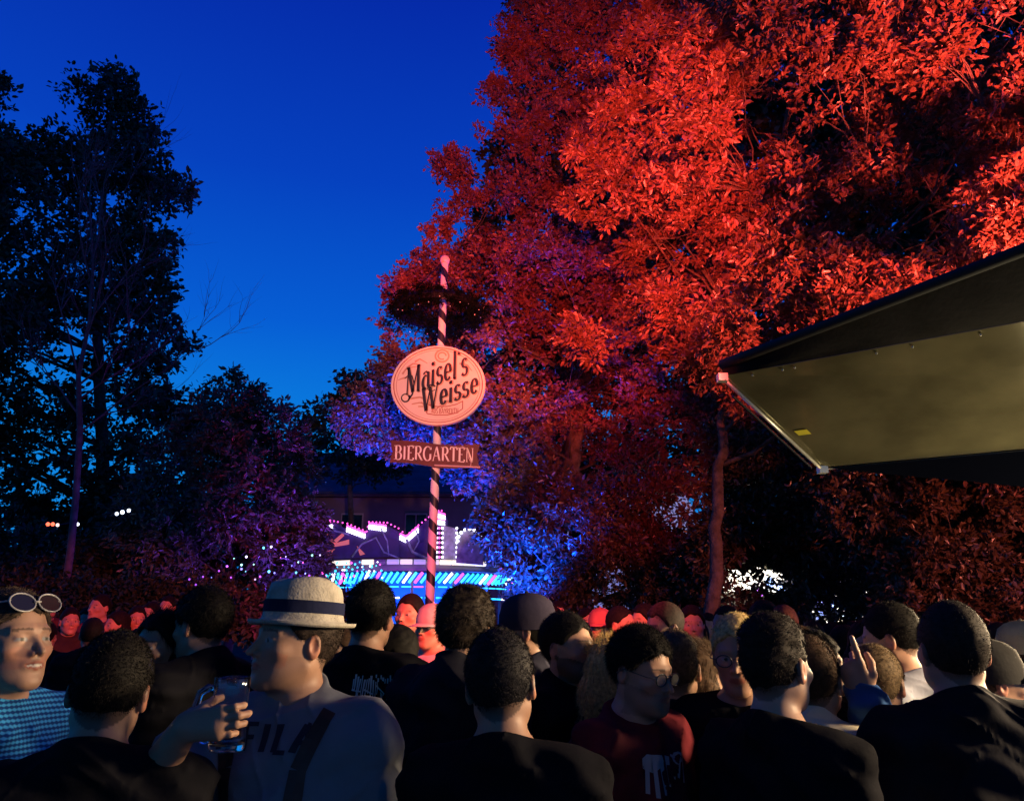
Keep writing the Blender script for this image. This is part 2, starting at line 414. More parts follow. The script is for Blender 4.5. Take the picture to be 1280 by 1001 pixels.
    # colours
    H = (V-PIV) @ Rm + PIV
    c = np.tile(np.array(skin), (len(V), 1)).astype(float)
    nz = np.sin(V[:, 0]*61+3*np.sin(V[:, 2]*47))*np.sin(V[:, 1]*53+V[:, 2]*71); c *= (1+.05*nz)[:, None]
    isH = (np.linalg.norm(H-np.array([0, 0, 1.65]), axis=1) < .19)
    fr = isH & (H[:, 1] > .05); axx = np.abs(H[:, 0])
    hcn = np.array(hc)
    red = fr & (((axx-.04)/.03)**2+((H[:, 2]-1.62)/.025)**2 < 1); c[red] *= (1.08, .88, .86)
    c[isH & (axx > .078)] *= (1.1, .82, .78)
    fc = fr & (H[:, 1] > .062)
    c[fc & (((axx-.032)/.0135)**2+((H[:, 2]-1.6615)/.0058)**2 < 1)] = (.26, .24, .23)
    c[fc & (((axx-.031)/.0058)**2+((H[:, 2]-1.6615)/.0058)**2 < 1)] = (.02, .015, .01)
    c[fc & (axx > .012) & (axx < .052) & (np.abs(H[:, 2]-(1.685-.12*np.maximum(axx-.036, 0))) < .0032)] = np.array(skin)*.25+hcn*.5
    lip = fc & ((H[:, 0]/.025)**2+((H[:, 2]-1.6005)/.0095)**2 < 1); c[lip] = np.array(skin)*(.85, .5, .5)
    if P.get('smile'): c[fc & ((H[:, 0]/.021)**2+((H[:, 2]-1.6015)/.0026)**2 < 1)] = (.6, .56, .48)
    sb = P.get('beard', 0) or P.get('stubble', 0)
    if sb:
        bz = 1.618-.25*np.clip(axx-.02, 0, .02)+.6*np.clip(axx-.045, 0, .05)
        be = isH & (H[:, 1] > -.005) & (H[:, 2] < bz) & (H[:, 2] > 1.54) & ~lip
        c[be] = c[be]*(1-sb)+hcn*sb
    zline = np.interp(H[:, 1], [-.13, -.07, -.045, -.025, -.005, .02, .03, .05, .07, .09, .12], [1.575, 1.575, 1.60, 1.64, 1.672, 1.668, 1.675, 1.70, 1.722, 1.732, 1.75])
    if hair != 'bald':
        hm = isH & (H[:, 2] > zline+.004); c[hm] = c[hm]*.35+hcn*.65
    o = np_mesh('body', V, Q, skin_mat(), root, True, cols=c)
    # ---------------- hair
    if hair not in ('bald',):
        t = {'buzz': .0045, 'short': .006, 'med': .010, 'curly': .017, 'long': .013, 'fade': .011}[hair]
        ext = .24 if hair == 'long' else 0
        lo = hb_lo-.2; hi2 = hb_lo+.2
        dfx = df*1.15
        hax = (np.arange(lo[0], hi2[0], dfx, dtype=f32), np.arange(lo[1], hi2[1], dfx, dtype=f32), np.arange(lo[2]-ext*.9, hi2[2], dfx, dtype=f32))
        gq = np.meshgrid(*hax, indexing='ij', sparse=True); q = to_head(gq, Rm)
        x = np.abs(q[0]); s3 = (x, q[1], q[2])
        h = ell(s3, (0, -.014, 1.687), (.0735, .098, .096))
        h = smin(h, ell(s3, (0, .02, 1.65), (.062, .07, .08)), .035)
        tt = t*np.clip(.45+(q[2]-1.64)/.08, .3, 1.25) if hair in ('short', 'med', 'fade') else t
        if hair == 'fade': tt = np.where(q[2] < 1.715, .002, t*np.clip((q[2]-1.705)/.03, .2, 1.3))
        wob = (np.sin(q[0]*95+2*np.sin(q[2]*60))*np.sin(q[1]*88+1.7*np.sin(q[0]*70))*np.sin(q[2]*91))
        amp = {'curly': .008, 'med': .003, 'short': .0012, 'long': .003, 'buzz': .0008, 'fade': .003}[hair]
        hs = h-tt-wob*amp
        zl = np.interp(q[1], [-.13, -.07, -.045, -.025, -.005, .02, .03, .05, .07, .09, .12], [1.57, 1.572, 1.60, 1.64, 1.674, 1.668, 1.676, 1.702, 1.724, 1.734, 1.75])
        zl = zl+.006*np.sin(q[0]*120)
        if P.get('thin'): zl = zl+np.where((x > .03) & (q[1] > .03), .018, 0)
        hs = smax(hs, (zl-q[2])*.75, .006)
        if hair == 'long':
            L = P.get('hairlen', .2)
            cur = ell(s3, (0, -.035, 1.60), (.098, .075, .11))
            low = cone(s3, (.045, -.055, 1.60), (.06, -.075, 1.66-L), .055, .035)
            lg = smin(cur, low, .05)+wob*.004+.003*np.sin(q[0]*210)
            lg = smax(lg, (q[1]-.012-.25*np.clip(1.66-q[2], 0, .12)), .02)
            lg = smax(lg, -(h+.0)*1.0-0, .001) if False else lg
            hs = smin(hs, lg, .02)
        if P.get('bun'):
            hs = smin(hs, ell(q, (0, -.12, 1.74), (.035, .035, .035)), .01)
        HV, HQ = nets(np.broadcast_to(hs, tuple(len(a) for a in hax)).astype(f32), hax)
        vs = [HV]; fs = [HQ]
        if len(HV) and Y < 3.6:
            ns = int({'buzz': 9000, 'short': 15000, 'med': 14000, 'curly': 12000, 'long': 12000, 'fade': 12000}[hair]*(1 if Y < 2.5 else .6))
            # face normals
            A = HV[HQ]; fn = np.cross(A[:, 2]-A[:, 0], A[:, 3]-A[:, 1]); ar = np.linalg.norm(fn, axis=1); fn /= ar[:, None]+1e-12
            pick = RNG.choice(len(HQ), ns, p=ar/ar.sum()); cpt = A[pick].mean(1)+RNG.normal(0, .0015, (ns, 3)); nn = fn[pick]
            ln = {'buzz': .004, 'short': .007, 'med': .013, 'curly': .014, 'long': .045, 'fade': .007}[hair]*RNG.uniform(.5, 1.3, ns)
            hcq = (cpt-PIV) @ Rm+PIV
            flow = np.stack([hcq[:, 0]*2, -(hcq[:, 1]+.02)*0-.35+0*hcq[:, 1], np.where(hcq[:, 2] > 1.73, .2, -.9)], 1) @ Rm.T
            k = {'buzz': 1.0, 'short': .28, 'med': .3, 'curly': .8, 'long': .03, 'fade': .5}[hair]
            dr = nn*k+flow*.6+RNG.normal(0, .35 if hair != 'long' else .06, (ns, 3)); dr /= np.linalg.norm(dr, axis=1)[:, None]
            sd = np.cross(dr, RNG.normal(0, 1, (ns, 3))); sd /= np.linalg.norm(sd, axis=1)[:, None]
            wv = .0007
            tri = np.stack([cpt-sd*wv, cpt+sd*wv, cpt+dr*ln[:, None]+RNG.normal(0, .001, (ns, 3))], 1).reshape(-1, 3)
            fi = np.arange(ns*3).reshape(-1, 3)+len(HV); vs.append(tri); fs.append(fi)
        if len(HV): np_mesh('hair', np.concatenate(vs), fs, hair_mat(hc), root, True)
    # ---------------- shirt
    sleeve = sleeve or {'tee': .55, 'hoodie': 2, 'collar': .6, 'jacket': 2, 'tank': 0, 'henley': 2}[shirt]
    ex = {'tee': .016, 'hoodie': .026, 'collar': .015, 'jacket': .026, 'tank': .006, 'henley': .014}[shirt]
    S_ = np.full(shape, 1.0, f32)
    torso(S_, ex)
    pcone(S_, (0, -.03, 1.46), (0, -.027, 1.56), nk*1.12, nk*1.04, .035, .004)
    if sleeve > 0:
        for (S, E, Wp) in joints:
            if sleeve < 1:
                e = [S[i]+(E[i]-S[i])*min(1, sleeve+.25) for i in range(3)]; pcone(S_, S, e, .052*b, .05*b, .05, ex)
            else:
                pcone(S_, S, E, .05*b, .043*b, .05, ex)
                w_ = [E[i]+(Wp[i]-E[i])*.93 for i in range(3)]; pcone(S_, E, w_, .042*b, .032, .03, ex*.7)
    if shirt == 'hoodie':
        pcone(S_, (-.06, -.10, 1.46), (.06, -.10, 1.46), .045, .045, .05)
        for sd in (-1, 1): pcone(S_, (sd*.06, -.09, 1.47), (sd*.05, .06, 1.44), .035, .022, .04)
    if shirt in ('collar', 'jacket'):
        for sd in (-1, 1):
            pcone(S_, (0, -.085, 1.515), (sd*.062, -.01, 1.51), .014, .013, .012)
            pcone(S_, (sd*.062, -.01, 1.51), (sd*.03, .085, 1.46), .013, .011, .012)
            pcone(S_, (sd*.03, .085, 1.46), (sd*.075, .1, 1.41), .010, .006, .015)
    zz = g[2]; yy = g[1]; xx = g[0]
    hem = .84 if shirt != 'jacket' else .8
    wr = .0070*np.sin(xx*23+2.2*np.sin(zz*17+1.3)+yy*9)*np.sin(zz*31+1.9*np.sin(xx*13+yy*11)+.7*px)+.0035*np.sin(zz*57+xx*38+2*np.sin(yy*25+zz*14))*np.sin(xx*21-zz*13)
    wr = wr-.007*(1-np.abs(np.sin(xx*9+zz*12+2.2*np.sin(zz*8+xx*6+.9*px)+yy*7)))**5-.005*(1-np.abs(np.sin(zz*23-xx*15+1.8*np.sin(xx*17+px))))**6
    S_ = S_+wr*(1.5 if ex > .02 else 1.1)
    nb = neckz+.052 if shirt not in ('hoodie', 'jacket', 'collar') else 1.555
    slope = .42 if shirt not in ('collar', 'jacket') else .55
    S_ = smax(S_, (zz-(nb+.012-slope*(yy+.02))), .008)
    S_ = smax(S_, hem-zz+0*xx+0*yy, .01)
    if 0 < sleeve < 1:      # cut sleeves
        for sd, (S, E, Wp) in zip((1, -1), joints):
            d = nrm(np.array(E)-np.array(S)); cpt = np.array(S)+(np.array(E)-np.array(S))*sleeve
            pl = (xx-cpt[0])*d[0]+(yy-cpt[1])*d[1]+(zz-cpt[2])*d[2]
            pl = np.minimum(pl, (sw*.92-sd*xx)*-1.0+0*yy)
            S_ = smax(S_, pl, .008)
    if shirt == 'tank': pass
    SV, SQ = nets(S_.astype(f32), ax)
    so = np_mesh({'tee': 't_shirt', 'hoodie': 'hoodie', 'collar': 'shirt', 'jacket': 'jacket', 'tank': 'tank_top', 'henley': 'long_sleeve_shirt'}[shirt], SV, SQ, sc if not isinstance(sc, tuple) else cloth(sc), root, True)
    # ---------------- trousers and shoes
    T_ = np.full(shape, 1.0, f32)
    put(T_, lambda q: ell(q, (0, 0, .93), (.168*b+.006, .118*b+.006, .15)), (-.4, -.3, .7), (.4, .3, 1.15), .05)
    for sd in (-1, 1):
        pcone(T_, (sd*.09*b, 0, .88), (sd*.1*b, .012, .5), .092*b, .07, .04, .008)
        pcone(T_, (sd*.1*b, .012, .5), (sd*.11*b, -.01, .1), .07, .055, .03, .008)
    T_ = smax(T_, zz-.985+0*xx+0*yy, .01); T_ = smax(T_, .075-zz+0*xx+0*yy, .01)
    TV, TQ = nets(T_.astype(f32), ax); np_mesh('trousers', TV, TQ, cloth(tc), root, True)
    hx = MB()
    for sd in (-1, 1):
        c0 = Vector((sd*.12*b, .045, 0))
        hx.lathe([(.01, 0), (1, 0), (1.02, .03), (.95, .06), (.6, .095), (.3, .12), (.01, .12)], c0, 16, .052, .15)
    hx.v = [(x, y, max(z, 0)) for x, y, z in hx.v]
    hx.build('shoe', cloth((.02, .02, .02)), root, True, world=False)
    root['_'] = 0; del root['_']
    return dict(root=root, shirt=so, SV=SV, SQ=SQ, s=s, rz=rz, loc=loc, Rm=Rm, joints=joints, hands=hands, Winv=Winv, px=px)
def bvh(P_): return BVHTree.FromPolygons([tuple(v) for v in P_['SV']], [tuple(q) for q in P_['SQ'].tolist()])
def project(person, polys, name, m, side=1, off=.003, parent=None):
    """polys: list of lists of (x,z) in person space wrapped on to the clothing from the front (+1) or back (-1)"""
    bt = person.setdefault('bvh', None) or bvh(person); person['bvh'] = bt
    mb = MB()
    for pl in polys:
        vs = []
        for (x, z) in pl:
            h = bt.ray_cast(Vector((x, side*.9, z)), Vector((0, -side, 0)))
            if h[0] is None: vs = None; break
            vs.append(h[0]+Vector((0, side*off, 0)))
        if vs: mb.add(vs, [tuple(range(len(vs)))])
    return mb.build(name, m, parent or person['shirt'], True, world=False)
# ------------------------------------------------------------------ drawn lettering
def arc(cx, cz, rx, rz_, a0, a1, n=10):
    return [(cx+rx*math.cos(R(a0+(a1-a0)*i/n)), cz+rz_*math.sin(R(a0+(a1-a0)*i/n))) for i in range(n+1)]
GL = {
 'B': (.68, [[(.16, 0), (.16, 1)], [(.16, 1), (.34, 1)]+arc(.34, .76, .2, .24, 90, -90)+[(.16, .52)], [(.34, .52)]+arc(.36, .26, .24, .26, 90, -90)+[(.16, 0)]], [(.07, 1), (.07, 0)]),
 'I': (.36, [[(.18, 0), (.18, 1)]], [(.18, 0), (.18, 1)]),
 'E': (.62, [[(.16, 0), (.16, 1)], [(.16, 1), (.54, 1), (.54, .86)], [(.16, .52), (.42, .52)], [(.16, 0), (.55, 0), (.57, .16)]], [(.07, 1), (.07, 0)]),
 'R': (.72, [[(.16, 0), (.16, 1)], [(.16, 1), (.36, 1)]+arc(.36, .75, .2, .25, 90, -90)+[(.16, .5)], [(.34, .5), (.66, .0)]], [(.07, 1), (.16, 0), (.66, 0)]),
 'G': (.78, [arc(.42, .5, .33, .5, 45, 315, 18)+[(.66, .42)], [(.68, .78), (.66, .95)]], [(.66, .44)]),
 'A': (.76, [[(.1, 0), (.36, 1)], [(.36, 1), (.39, 1), (.66, 0)], [(.2, .36), (.55, .36)]], [(.1, 0), (.66, 0)]),
 'T': (.68, [[(.34, 0), (.34, 1)], [(.06, .84), (.06, 1), (.62, 1), (.62, .84)]], [(.34, 0)]),
 'N': (.8, [[(.15, 0), (.15, 1)], [(.13, 1), (.63, 0)], [(.64, 0), (.64, 1)]], [(.15, 0), (.08, 1), (.64, 1)]),
 'M': (.96, [[(.15, 0), (.19, 1)], [(.19, 1), (.47, .05)], [(.47, .05), (.77, 1)], [(.77, 1), (.8, 0)]], [(.15, 0), (.8, 0), (.12, 1), (.82, 1)]),
 'W': (1.02, [[(.1, 1), (.3, 0)], [(.3, 0), (.5, .85)], [(.5, .95), (.7, 0)], [(.7, 0), (.92, 1)]], [(.1, 1), (.5, .96), (.92, 1)]),
 'F': (.58, [[(.16, 0), (.16, 1)], [(.16, 1), (.54, 1)], [(.16, .52), (.46, .52)]], []),
 'L': (.58, [[(.16, 1), (.16, 0)], [(.16, 0), (.54, 0)]], []),
 'U': (.74, [[(.16, 1), (.16, .3)]+arc(.36, .3, .2, .3, 180, 360)+[(.56, 1)]], [(.16, 1), (.56, 1)]),
 'S': (.6, [arc(.3, .75, .2, .25, 20, 270, 10)+arc(.3, .25, .22, .25, 90, -160, 10)], []),
 'Y': (.7, [[(.08, 1), (.35, .5)], [(.62, 1), (.35, .5), (.35, 0)]], [(.08, 1), (.62, 1), (.35, 0)]),
 'H': (.8, [[(.16, 0), (.16, 1)], [(.64, 0), (.64, 1)], [(.16, .5), (.64, .5)]], [(.16, 0), (.16, 1), (.64, 0), (.64, 1)]),
 'a': (.52, [arc(.25, .24, .17, .24, 70, 290, 12), [(.1, .56), (.25, .64), (.4, .56), (.4, .08), (.48, 0)]], []),
 'i': (.28, [[(.13, 0), (.13, .62)], arc(.13, .84, .03, .04, 0, 360, 8)], [(.13, 0), (.09, .62)]),
 'e': (.5, [[(.1, .34), (.4, .34)]+arc(.25, .34, .16, .3, 0, 320, 16)], []),
 's': (.44, [arc(.22, .47, .13, .16, 30, 270, 9)+arc(.22, .16, .15, .16, 90, -160, 9)], []),
 'l': (.28, [[(.13, 0), (.13, 1.06)]], [(.13, 0), (.09, 1.06)]),
 "'": (.18, [[(.1, 1.05), (.06, .84)]], []), ' ': (.3, [], []),
}
def glyph_polys(text, thick=.13, thin=.045, serif=.09, shear=0, seg=None, gap=.02, cond=1.0):
    out = []; x0 = 0
    for ch in text:
        adv, strokes, serifs = GL[ch]
        for st in strokes:
            pts = [Vector((x, z)) for x, z in st]
            if seg:
                q = [pts[0]]
                for a, b in zip(pts, pts[1:]):
                    n = max(1, int((b-a).length/seg)); q += [a.lerp(b, (i+1)/n) for i in range(n)]
                pts = q
            L = []; Rr = []
            for i, p in enumerate(pts):
                t = pts[min(i+1, len(pts)-1)]-pts[max(i-1, 0)]; t = t.normalized() if t.length else Vector((0, 1))
                wd = thin+(thick-thin)*abs(t.y)**1.5
                if ch in 'MNAW' and t.x*t.y > 0 and ch != 'N': wd = thin*1.3
                if ch == 'N' and abs(t.x) < .1: wd = thin*1.4
                nn = Vector((-t.y, t.x))*wd/2; L.append(p+nn); Rr.append(p-nn)
            for i in range(len(pts)-1): out.append([L[i], Rr[i], Rr[i+1], L[i+1]])
        if serif:
            for (sx_, sz) in serifs:
                e = .022 if sz > .5 else -.022; zc = sz-e
                out.append([Vector((sx_-serif, zc-.022)), Vector((sx_+serif, zc-.022)), Vector((sx_+serif, zc+.022)), Vector((sx_-serif, zc+.022))])
        for k in range(len(out)):
            pass
        x0n = adv+gap
        # shift the polys of this glyph
        for k, pl in enumerate(out):
            if not isinstance(pl, tuple): out[k] = tuple(Vector(((p.x+x0)*1.0, p.y)) for p in pl)
        x0 += x0n
    W = x0
    return [[((p.x-W/2+shear*p.y)*cond, p.y) for p in pl] for pl in out], W*cond
# ------------------------------------------------------------------ trees
def in_poly(pts, poly):
    x, y = pts[:, 0], pts[:, 1]; r = np.zeros(len(pts), bool); n = len(poly)
    for i in range(n):
        x1, y1 = poly[i]; x2, y2 = poly[(i+1) % n]
        c = ((y1 > y) != (y2 > y)) & (x < (x2-x1)*(y-y1)/((y2-y1)+1e-9)+x1); r ^= c
    return r
def poly_dist(pts, poly):
    d = np.full(len(pts), 1e9); n = len(poly)
    for i in range(n):
        a = np.array(poly[i], float); b = np.array(poly[(i+1) % n], float); ab = b-a
        t = np.clip(((pts-a) @ ab)/(ab @ ab+1e-9), 0, 1); d = np.minimum(d, np.linalg.norm(pts-(a+t[:, None]*ab), axis=1))
    return d
def crown_points(poly, n, D0, T, edge=70, nscale=.45, nthr=0.0, slope=0, gaps=(), seed=0, inset=10):
    """clump centres spread through a rounded volume whose outline from the street is the polygon"""
    rg = np.random.default_rng(seed); P = np.array(poly, float); lo, hi = P.min(0), P.max(0); out = []
    tot = 0
    while tot < n:
        p = rg.uniform(lo, hi, (n*3, 2)); p = p[in_poly(p, poly)]; d = poly_dist(p, poly); k = d > inset*rg.uniform(.3, 1, len(p)); p = p[k]; d = d[k]
        th = T*np.sqrt(np.clip(d/edge, .05, 1)); Y = D0+slope*(p[:, 0]-P[:, 0].mean())+rg.uniform(-1, 1, len(p))*th
        w = at_np(p[:, 0], p[:, 1], Y)
        nv = np.array([noise.noise(Vector(q)*nscale+Vector((seed, 0, 0))) for q in w.tolist()]); keep = nv > nthr
        for (gx, gy, gr, pr) in gaps: keep &= ~((np.hypot(p[:, 0]-gx, (p[:, 1]-gy)) < gr) & (rg.random(len(p)) < pr))
        w = w[keep & (w[:, 2] > .15)]; out.append(w); tot += len(w)
    return np.concatenate(out)[:n]
def leaves(centers, per, rad, L, W, rg, flat=.6, hexa=True, outc=None):
    K = len(centers); per = int(per); N = K*per
    rr = rad*rg.uniform(.6, 1.35, K)
    axs = rg.normal(0, 1, (K, 3)); axs[:, 2] *= .4
    if outc is not None: axs += (centers-outc)/np.linalg.norm(centers-outc, axis=1)[:, None]*1.2
    axs /= np.linalg.norm(axs, axis=1)[:, None]
    # every clump: 5 twiglets from its heart, leaves along them
    tw = rg.normal(0, 1, (K, 6, 3))+axs[:, None, :]*.9; tw[..., 2] *= flat; tw /= np.linalg.norm(tw, axis=2)[..., None]
    ti = rg.integers(0, 6, (K, per)); t = rg.uniform(.15, 1, (K, per))**.7
    dirs = np.take_along_axis(tw, ti[..., None].repeat(3, 2), 1)
    c = centers[:, None, :]+dirs*(t*rr[:, None])[..., None]+rg.normal(0, .13, (K, per, 3))*rr[:, None, None]
    d = dirs*.8+rg.normal(0, .65, (K, per, 3)); d[..., 2] -= .12; d /= np.linalg.norm(d, axis=2)[..., None]
    c = c.reshape(-1, 3); d = d.reshape(-1, 3)
    s = np.cross(d, rg.normal(0, 1, (N, 3))+np.array([0, 0, 1.2])); s /= np.linalg.norm(s, axis=1)[:, None]+1e-9
    nn = np.cross(s, d); sc = rg.uniform(.65, 1.25, N)[:, None]; l = L*sc; wd = W*sc*.5
    if hexa:
        vs = np.stack([c, c+d*l*.3+s*wd+nn*l*.05, c+d*l*.7+s*wd*.85+nn*l*.04, c+d*l-nn*l*.08, c+d*l*.7-s*wd*.85+nn*l*.04, c+d*l*.3-s*wd+nn*l*.05], 1).reshape(-1, 3)
        b = np.arange(N)[:, None]*6; fs = np.concatenate([b+np.array([0, 1, 2, 3]), b+np.array([0, 3, 4, 5])])
    else:
        vs = np.stack([c, c+d*l*.45+s*wd, c+d*l, c+d*l*.45-s*wd], 1).reshape(-1, 3)
        fs = np.arange(N)[:, None]*4+np.array([0, 1, 2, 3])
    return vs, fs
def skeleton(base, top_path, centers, rg, nlimb=40, r0=.2, twigs=True, zmin=0):
    """trunk through top_path, limbs to some clumps, twigs to the others -> tubes"""
    mb = MB(); path = [Vector(p) for p in top_path]; n = len(path)
    pts = []
    for a, b in zip(path, path[1:]):
        for i in range(5): pts.append(a.lerp(b, i/5)+Vector(rg.normal(0, .035, 3).tolist()))
    pts.append(path[-1]); pts[0] = path[0]
    rad = [r0*(1.35 if i == 0 else 1)*(1-.85*i/(len(pts)-1)) for i in range(len(pts))]
    mb.tube(pts, rad, 12)
    sel = rg.choice(len(centers), min(nlimb, len(centers)), replace=False); nodes = []
    for k in sel:
        c = Vector(centers[k].tolist())
        if c.z < zmin: continue
        best = min([i for i in range(len(pts)) if pts[i].z >= zmin*.8] or [len(pts)-1], key=lambda i: abs((c.z-pts[i].z)-.55*math.hypot(c.x-pts[i].x, c.y-pts[i].y))+.001*i)
        a = pts[best]; Lm = (c-a).length; q = []
        if zmin and a.z < zmin*.8+.9 and rg.random() < .85: continue
        mid = a.lerp(c, .5)+Vector((0, 0, -.08*Lm)); 
        for i in range(8):
            t = i/7; p = a*(1-t)**2+mid*2*t*(1-t)+c*t*t
            if 0 < i < 7: p = p+Vector(rg.normal(0, .03*Lm**.5, 3).tolist())
            q.append(p)
        ra = min(rad[best]*.5, .015+.008*Lm); mb.tube(q, [ra*(1-.85*i/7) for i in range(8)], 6); nodes += q[2:]
    if twigs and nodes:
        NA = np.array([list(v) for v in nodes])
        for c in centers:
            j = int(np.argmin(((NA-c)**2).sum(1)+.3*np.maximum(NA[:, 2]-c[2], 0)**2)); a = Vector(NA[j].tolist()); c_ = Vector(c.tolist()); Lm = (c_-a).length
            if Lm < .05 or Lm > 1.3: continue
            m = a.lerp(c_, .5)+Vector(rg.normal(0, .06*Lm, 3).tolist()); mb.tube([a, m, c_], [.014, .009, .004], 4, False)
    return mb
BARK = mat('bark', (.13, .095, .075), .9, .2, noise_=(7, .5), bump=(22, .9, .03))
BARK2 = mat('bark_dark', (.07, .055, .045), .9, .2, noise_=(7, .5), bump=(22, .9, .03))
def tree(label, poly, trunk_px, Yt, nclump, per, rad, L, W, m, T, D0=None, r0=.2, nlimb=40, seed=1, bark=None, group=None, hexa=True, name='tree', cat='tree', twigs=True, zmin=0, **kw):
    rg = np.random.default_rng(seed); D0 = D0 or Yt
    path = [at(x, y, Yt+dy) for (x, y, dy) in trunk_px]
    root = thing(name, label, cat, (path[0].x, path[0].y, 0), 0, group)
    path = [Vector((path[0].x, path[0].y, -.05))]+path if path[0].z > .1 else path
    cs = crown_points(poly, nclump, D0, T, seed=seed, **kw)
    if trunk_px:
        skeleton(path[0], path, cs, rg, nlimb, r0, twigs, zmin).build('trunk', bark or BARK, root, True)
    vs, fs = leaves(cs, per, rad, L, W, rg, hexa=hexa, outc=np.array([path[0].x, D0, 4.0]))
    np_mesh('crown', vs-np.array(root.location), fs, m, root, False)
    return root
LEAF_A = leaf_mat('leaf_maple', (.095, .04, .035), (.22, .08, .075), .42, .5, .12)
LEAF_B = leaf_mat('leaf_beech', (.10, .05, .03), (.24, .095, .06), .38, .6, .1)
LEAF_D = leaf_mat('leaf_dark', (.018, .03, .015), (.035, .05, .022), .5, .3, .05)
LEAF_P = leaf_mat('leaf_bush', (.04, .05, .035), (.10, .11, .07), .4, .5, .1)
LEAF_S = leaf_mat('leaf_shrub', (.05, .035, .02), (.14, .08, .04), .35, .6, .1)
# big tree behind the sign
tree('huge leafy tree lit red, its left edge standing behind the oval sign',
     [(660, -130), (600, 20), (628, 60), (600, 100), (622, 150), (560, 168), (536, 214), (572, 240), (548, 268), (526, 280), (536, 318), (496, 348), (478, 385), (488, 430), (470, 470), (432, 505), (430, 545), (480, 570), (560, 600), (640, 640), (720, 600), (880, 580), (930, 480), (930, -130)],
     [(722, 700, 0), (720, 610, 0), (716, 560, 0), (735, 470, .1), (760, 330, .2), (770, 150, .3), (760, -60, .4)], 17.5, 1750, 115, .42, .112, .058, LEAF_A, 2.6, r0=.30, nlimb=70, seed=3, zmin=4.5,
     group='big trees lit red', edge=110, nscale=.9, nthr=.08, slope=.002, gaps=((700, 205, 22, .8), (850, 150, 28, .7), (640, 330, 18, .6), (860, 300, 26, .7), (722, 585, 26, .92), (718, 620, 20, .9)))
tree('dark tree added behind the tall red one to blacken its gaps',
     [(660, -130), (625, 30), (640, 120), (600, 190), (600, 300), (560, 380), (540, 450), (520, 540), (600, 600), (720, 620), (900, 620), (900, -130)], [(660, 760, 0), (690, 500, 0), (720, 200, 0), (730, -60, 0)], 22, 1100, 62, .62, .21, .12, LEAF_D, 1.8, r0=.22, nlimb=20, seed=4, bark=BARK2, edge=60, nscale=.5, nthr=-.5, hexa=False, twigs=False)  # backing tree put in so gaps in the red crown go black
# big tree on the right, closer
tree('largest leafy tree glowing orange red above the dark awning',
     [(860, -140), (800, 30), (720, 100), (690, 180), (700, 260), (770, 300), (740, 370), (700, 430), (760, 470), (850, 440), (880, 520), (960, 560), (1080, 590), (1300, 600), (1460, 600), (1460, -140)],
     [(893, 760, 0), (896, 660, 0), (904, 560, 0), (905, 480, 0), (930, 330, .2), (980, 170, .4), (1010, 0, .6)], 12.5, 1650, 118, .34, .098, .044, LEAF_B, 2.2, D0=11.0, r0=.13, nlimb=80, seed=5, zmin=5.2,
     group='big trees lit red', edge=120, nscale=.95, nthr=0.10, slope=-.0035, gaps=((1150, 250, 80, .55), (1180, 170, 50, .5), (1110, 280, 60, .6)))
# branch hanging in from the right, nearest leaves
tree('nearest tree, only its low orange lit branch reaching in from the right edge',
     [(1175, 235), (1210, 225), (1250, 205), (1460, 120), (1460, 330), (1260, 330), (1200, 290), (1230, 262)],
     [(1500, 700, 0), (1490, 500, 0), (1470, 300, 0), (1450, 150, 0)], 6.6, 120, 85, .2, .075, .036, LEAF_B, .7, r0=.12, nlimb=16, seed=9, edge=60, nscale=1.2, nthr=-.2, inset=5)
# dark trees behind on the right
tree('tall unlit tree filling the dark behind the orange tree',
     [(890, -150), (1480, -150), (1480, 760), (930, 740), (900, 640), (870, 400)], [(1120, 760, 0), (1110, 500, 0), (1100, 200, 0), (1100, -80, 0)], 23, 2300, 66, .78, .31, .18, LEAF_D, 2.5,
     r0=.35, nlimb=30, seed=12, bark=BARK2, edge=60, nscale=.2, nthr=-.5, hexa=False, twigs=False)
# left trees
GL_ = 'dark trees against the blue sky'
tree('tall dark tree with ragged top on the left, sky peeping through',
     [(-160, 150), (30, 170), (60, 160), (75, 128), (88, 100), (128, 96), (146, 90), (182, 108), (188, 148), (212, 152), (205, 200), (222, 228), (240, 246), (212, 290), (230, 322), (212, 372), (235, 420), (246, 452), (238, 490), (280, 478), (260, 560), (240, 700), (-160, 700)],
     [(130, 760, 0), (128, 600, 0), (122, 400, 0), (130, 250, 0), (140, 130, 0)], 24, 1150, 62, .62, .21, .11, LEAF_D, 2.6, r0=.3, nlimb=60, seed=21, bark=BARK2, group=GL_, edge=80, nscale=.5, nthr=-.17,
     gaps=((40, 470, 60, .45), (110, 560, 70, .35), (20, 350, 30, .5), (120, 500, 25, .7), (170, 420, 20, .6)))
tree('dark tree cut off by the left edge, its tip above the roof of leaves',
     [(-200, 40), (-20, 60), (8, 88), (2, 108), (26, 122), (6, 140), (30, 160), (48, 150), (52, 200), (30, 300), (40, 420), (-200, 500)],
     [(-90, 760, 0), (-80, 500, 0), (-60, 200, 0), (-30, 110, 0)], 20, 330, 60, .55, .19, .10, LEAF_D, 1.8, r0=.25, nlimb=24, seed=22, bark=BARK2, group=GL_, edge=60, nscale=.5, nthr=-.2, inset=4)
tree('small far tree against the sky beside the red tree',
     [(372, 575), (376, 530), (392, 508), (420, 500), (436, 452), (446, 470), (470, 460), (500, 470), (520, 560), (500, 600), (380, 600)],
     [(440, 700, 0), (438, 560, 0), (440, 480, 0)], 32, 170, 50, .55, .24, .13, LEAF_D, 1.6, r0=.2, nlimb=12, seed=23, bark=BARK2, edge=40, nscale=.5, nthr=-.3, hexa=False, inset=3, twigs=False)
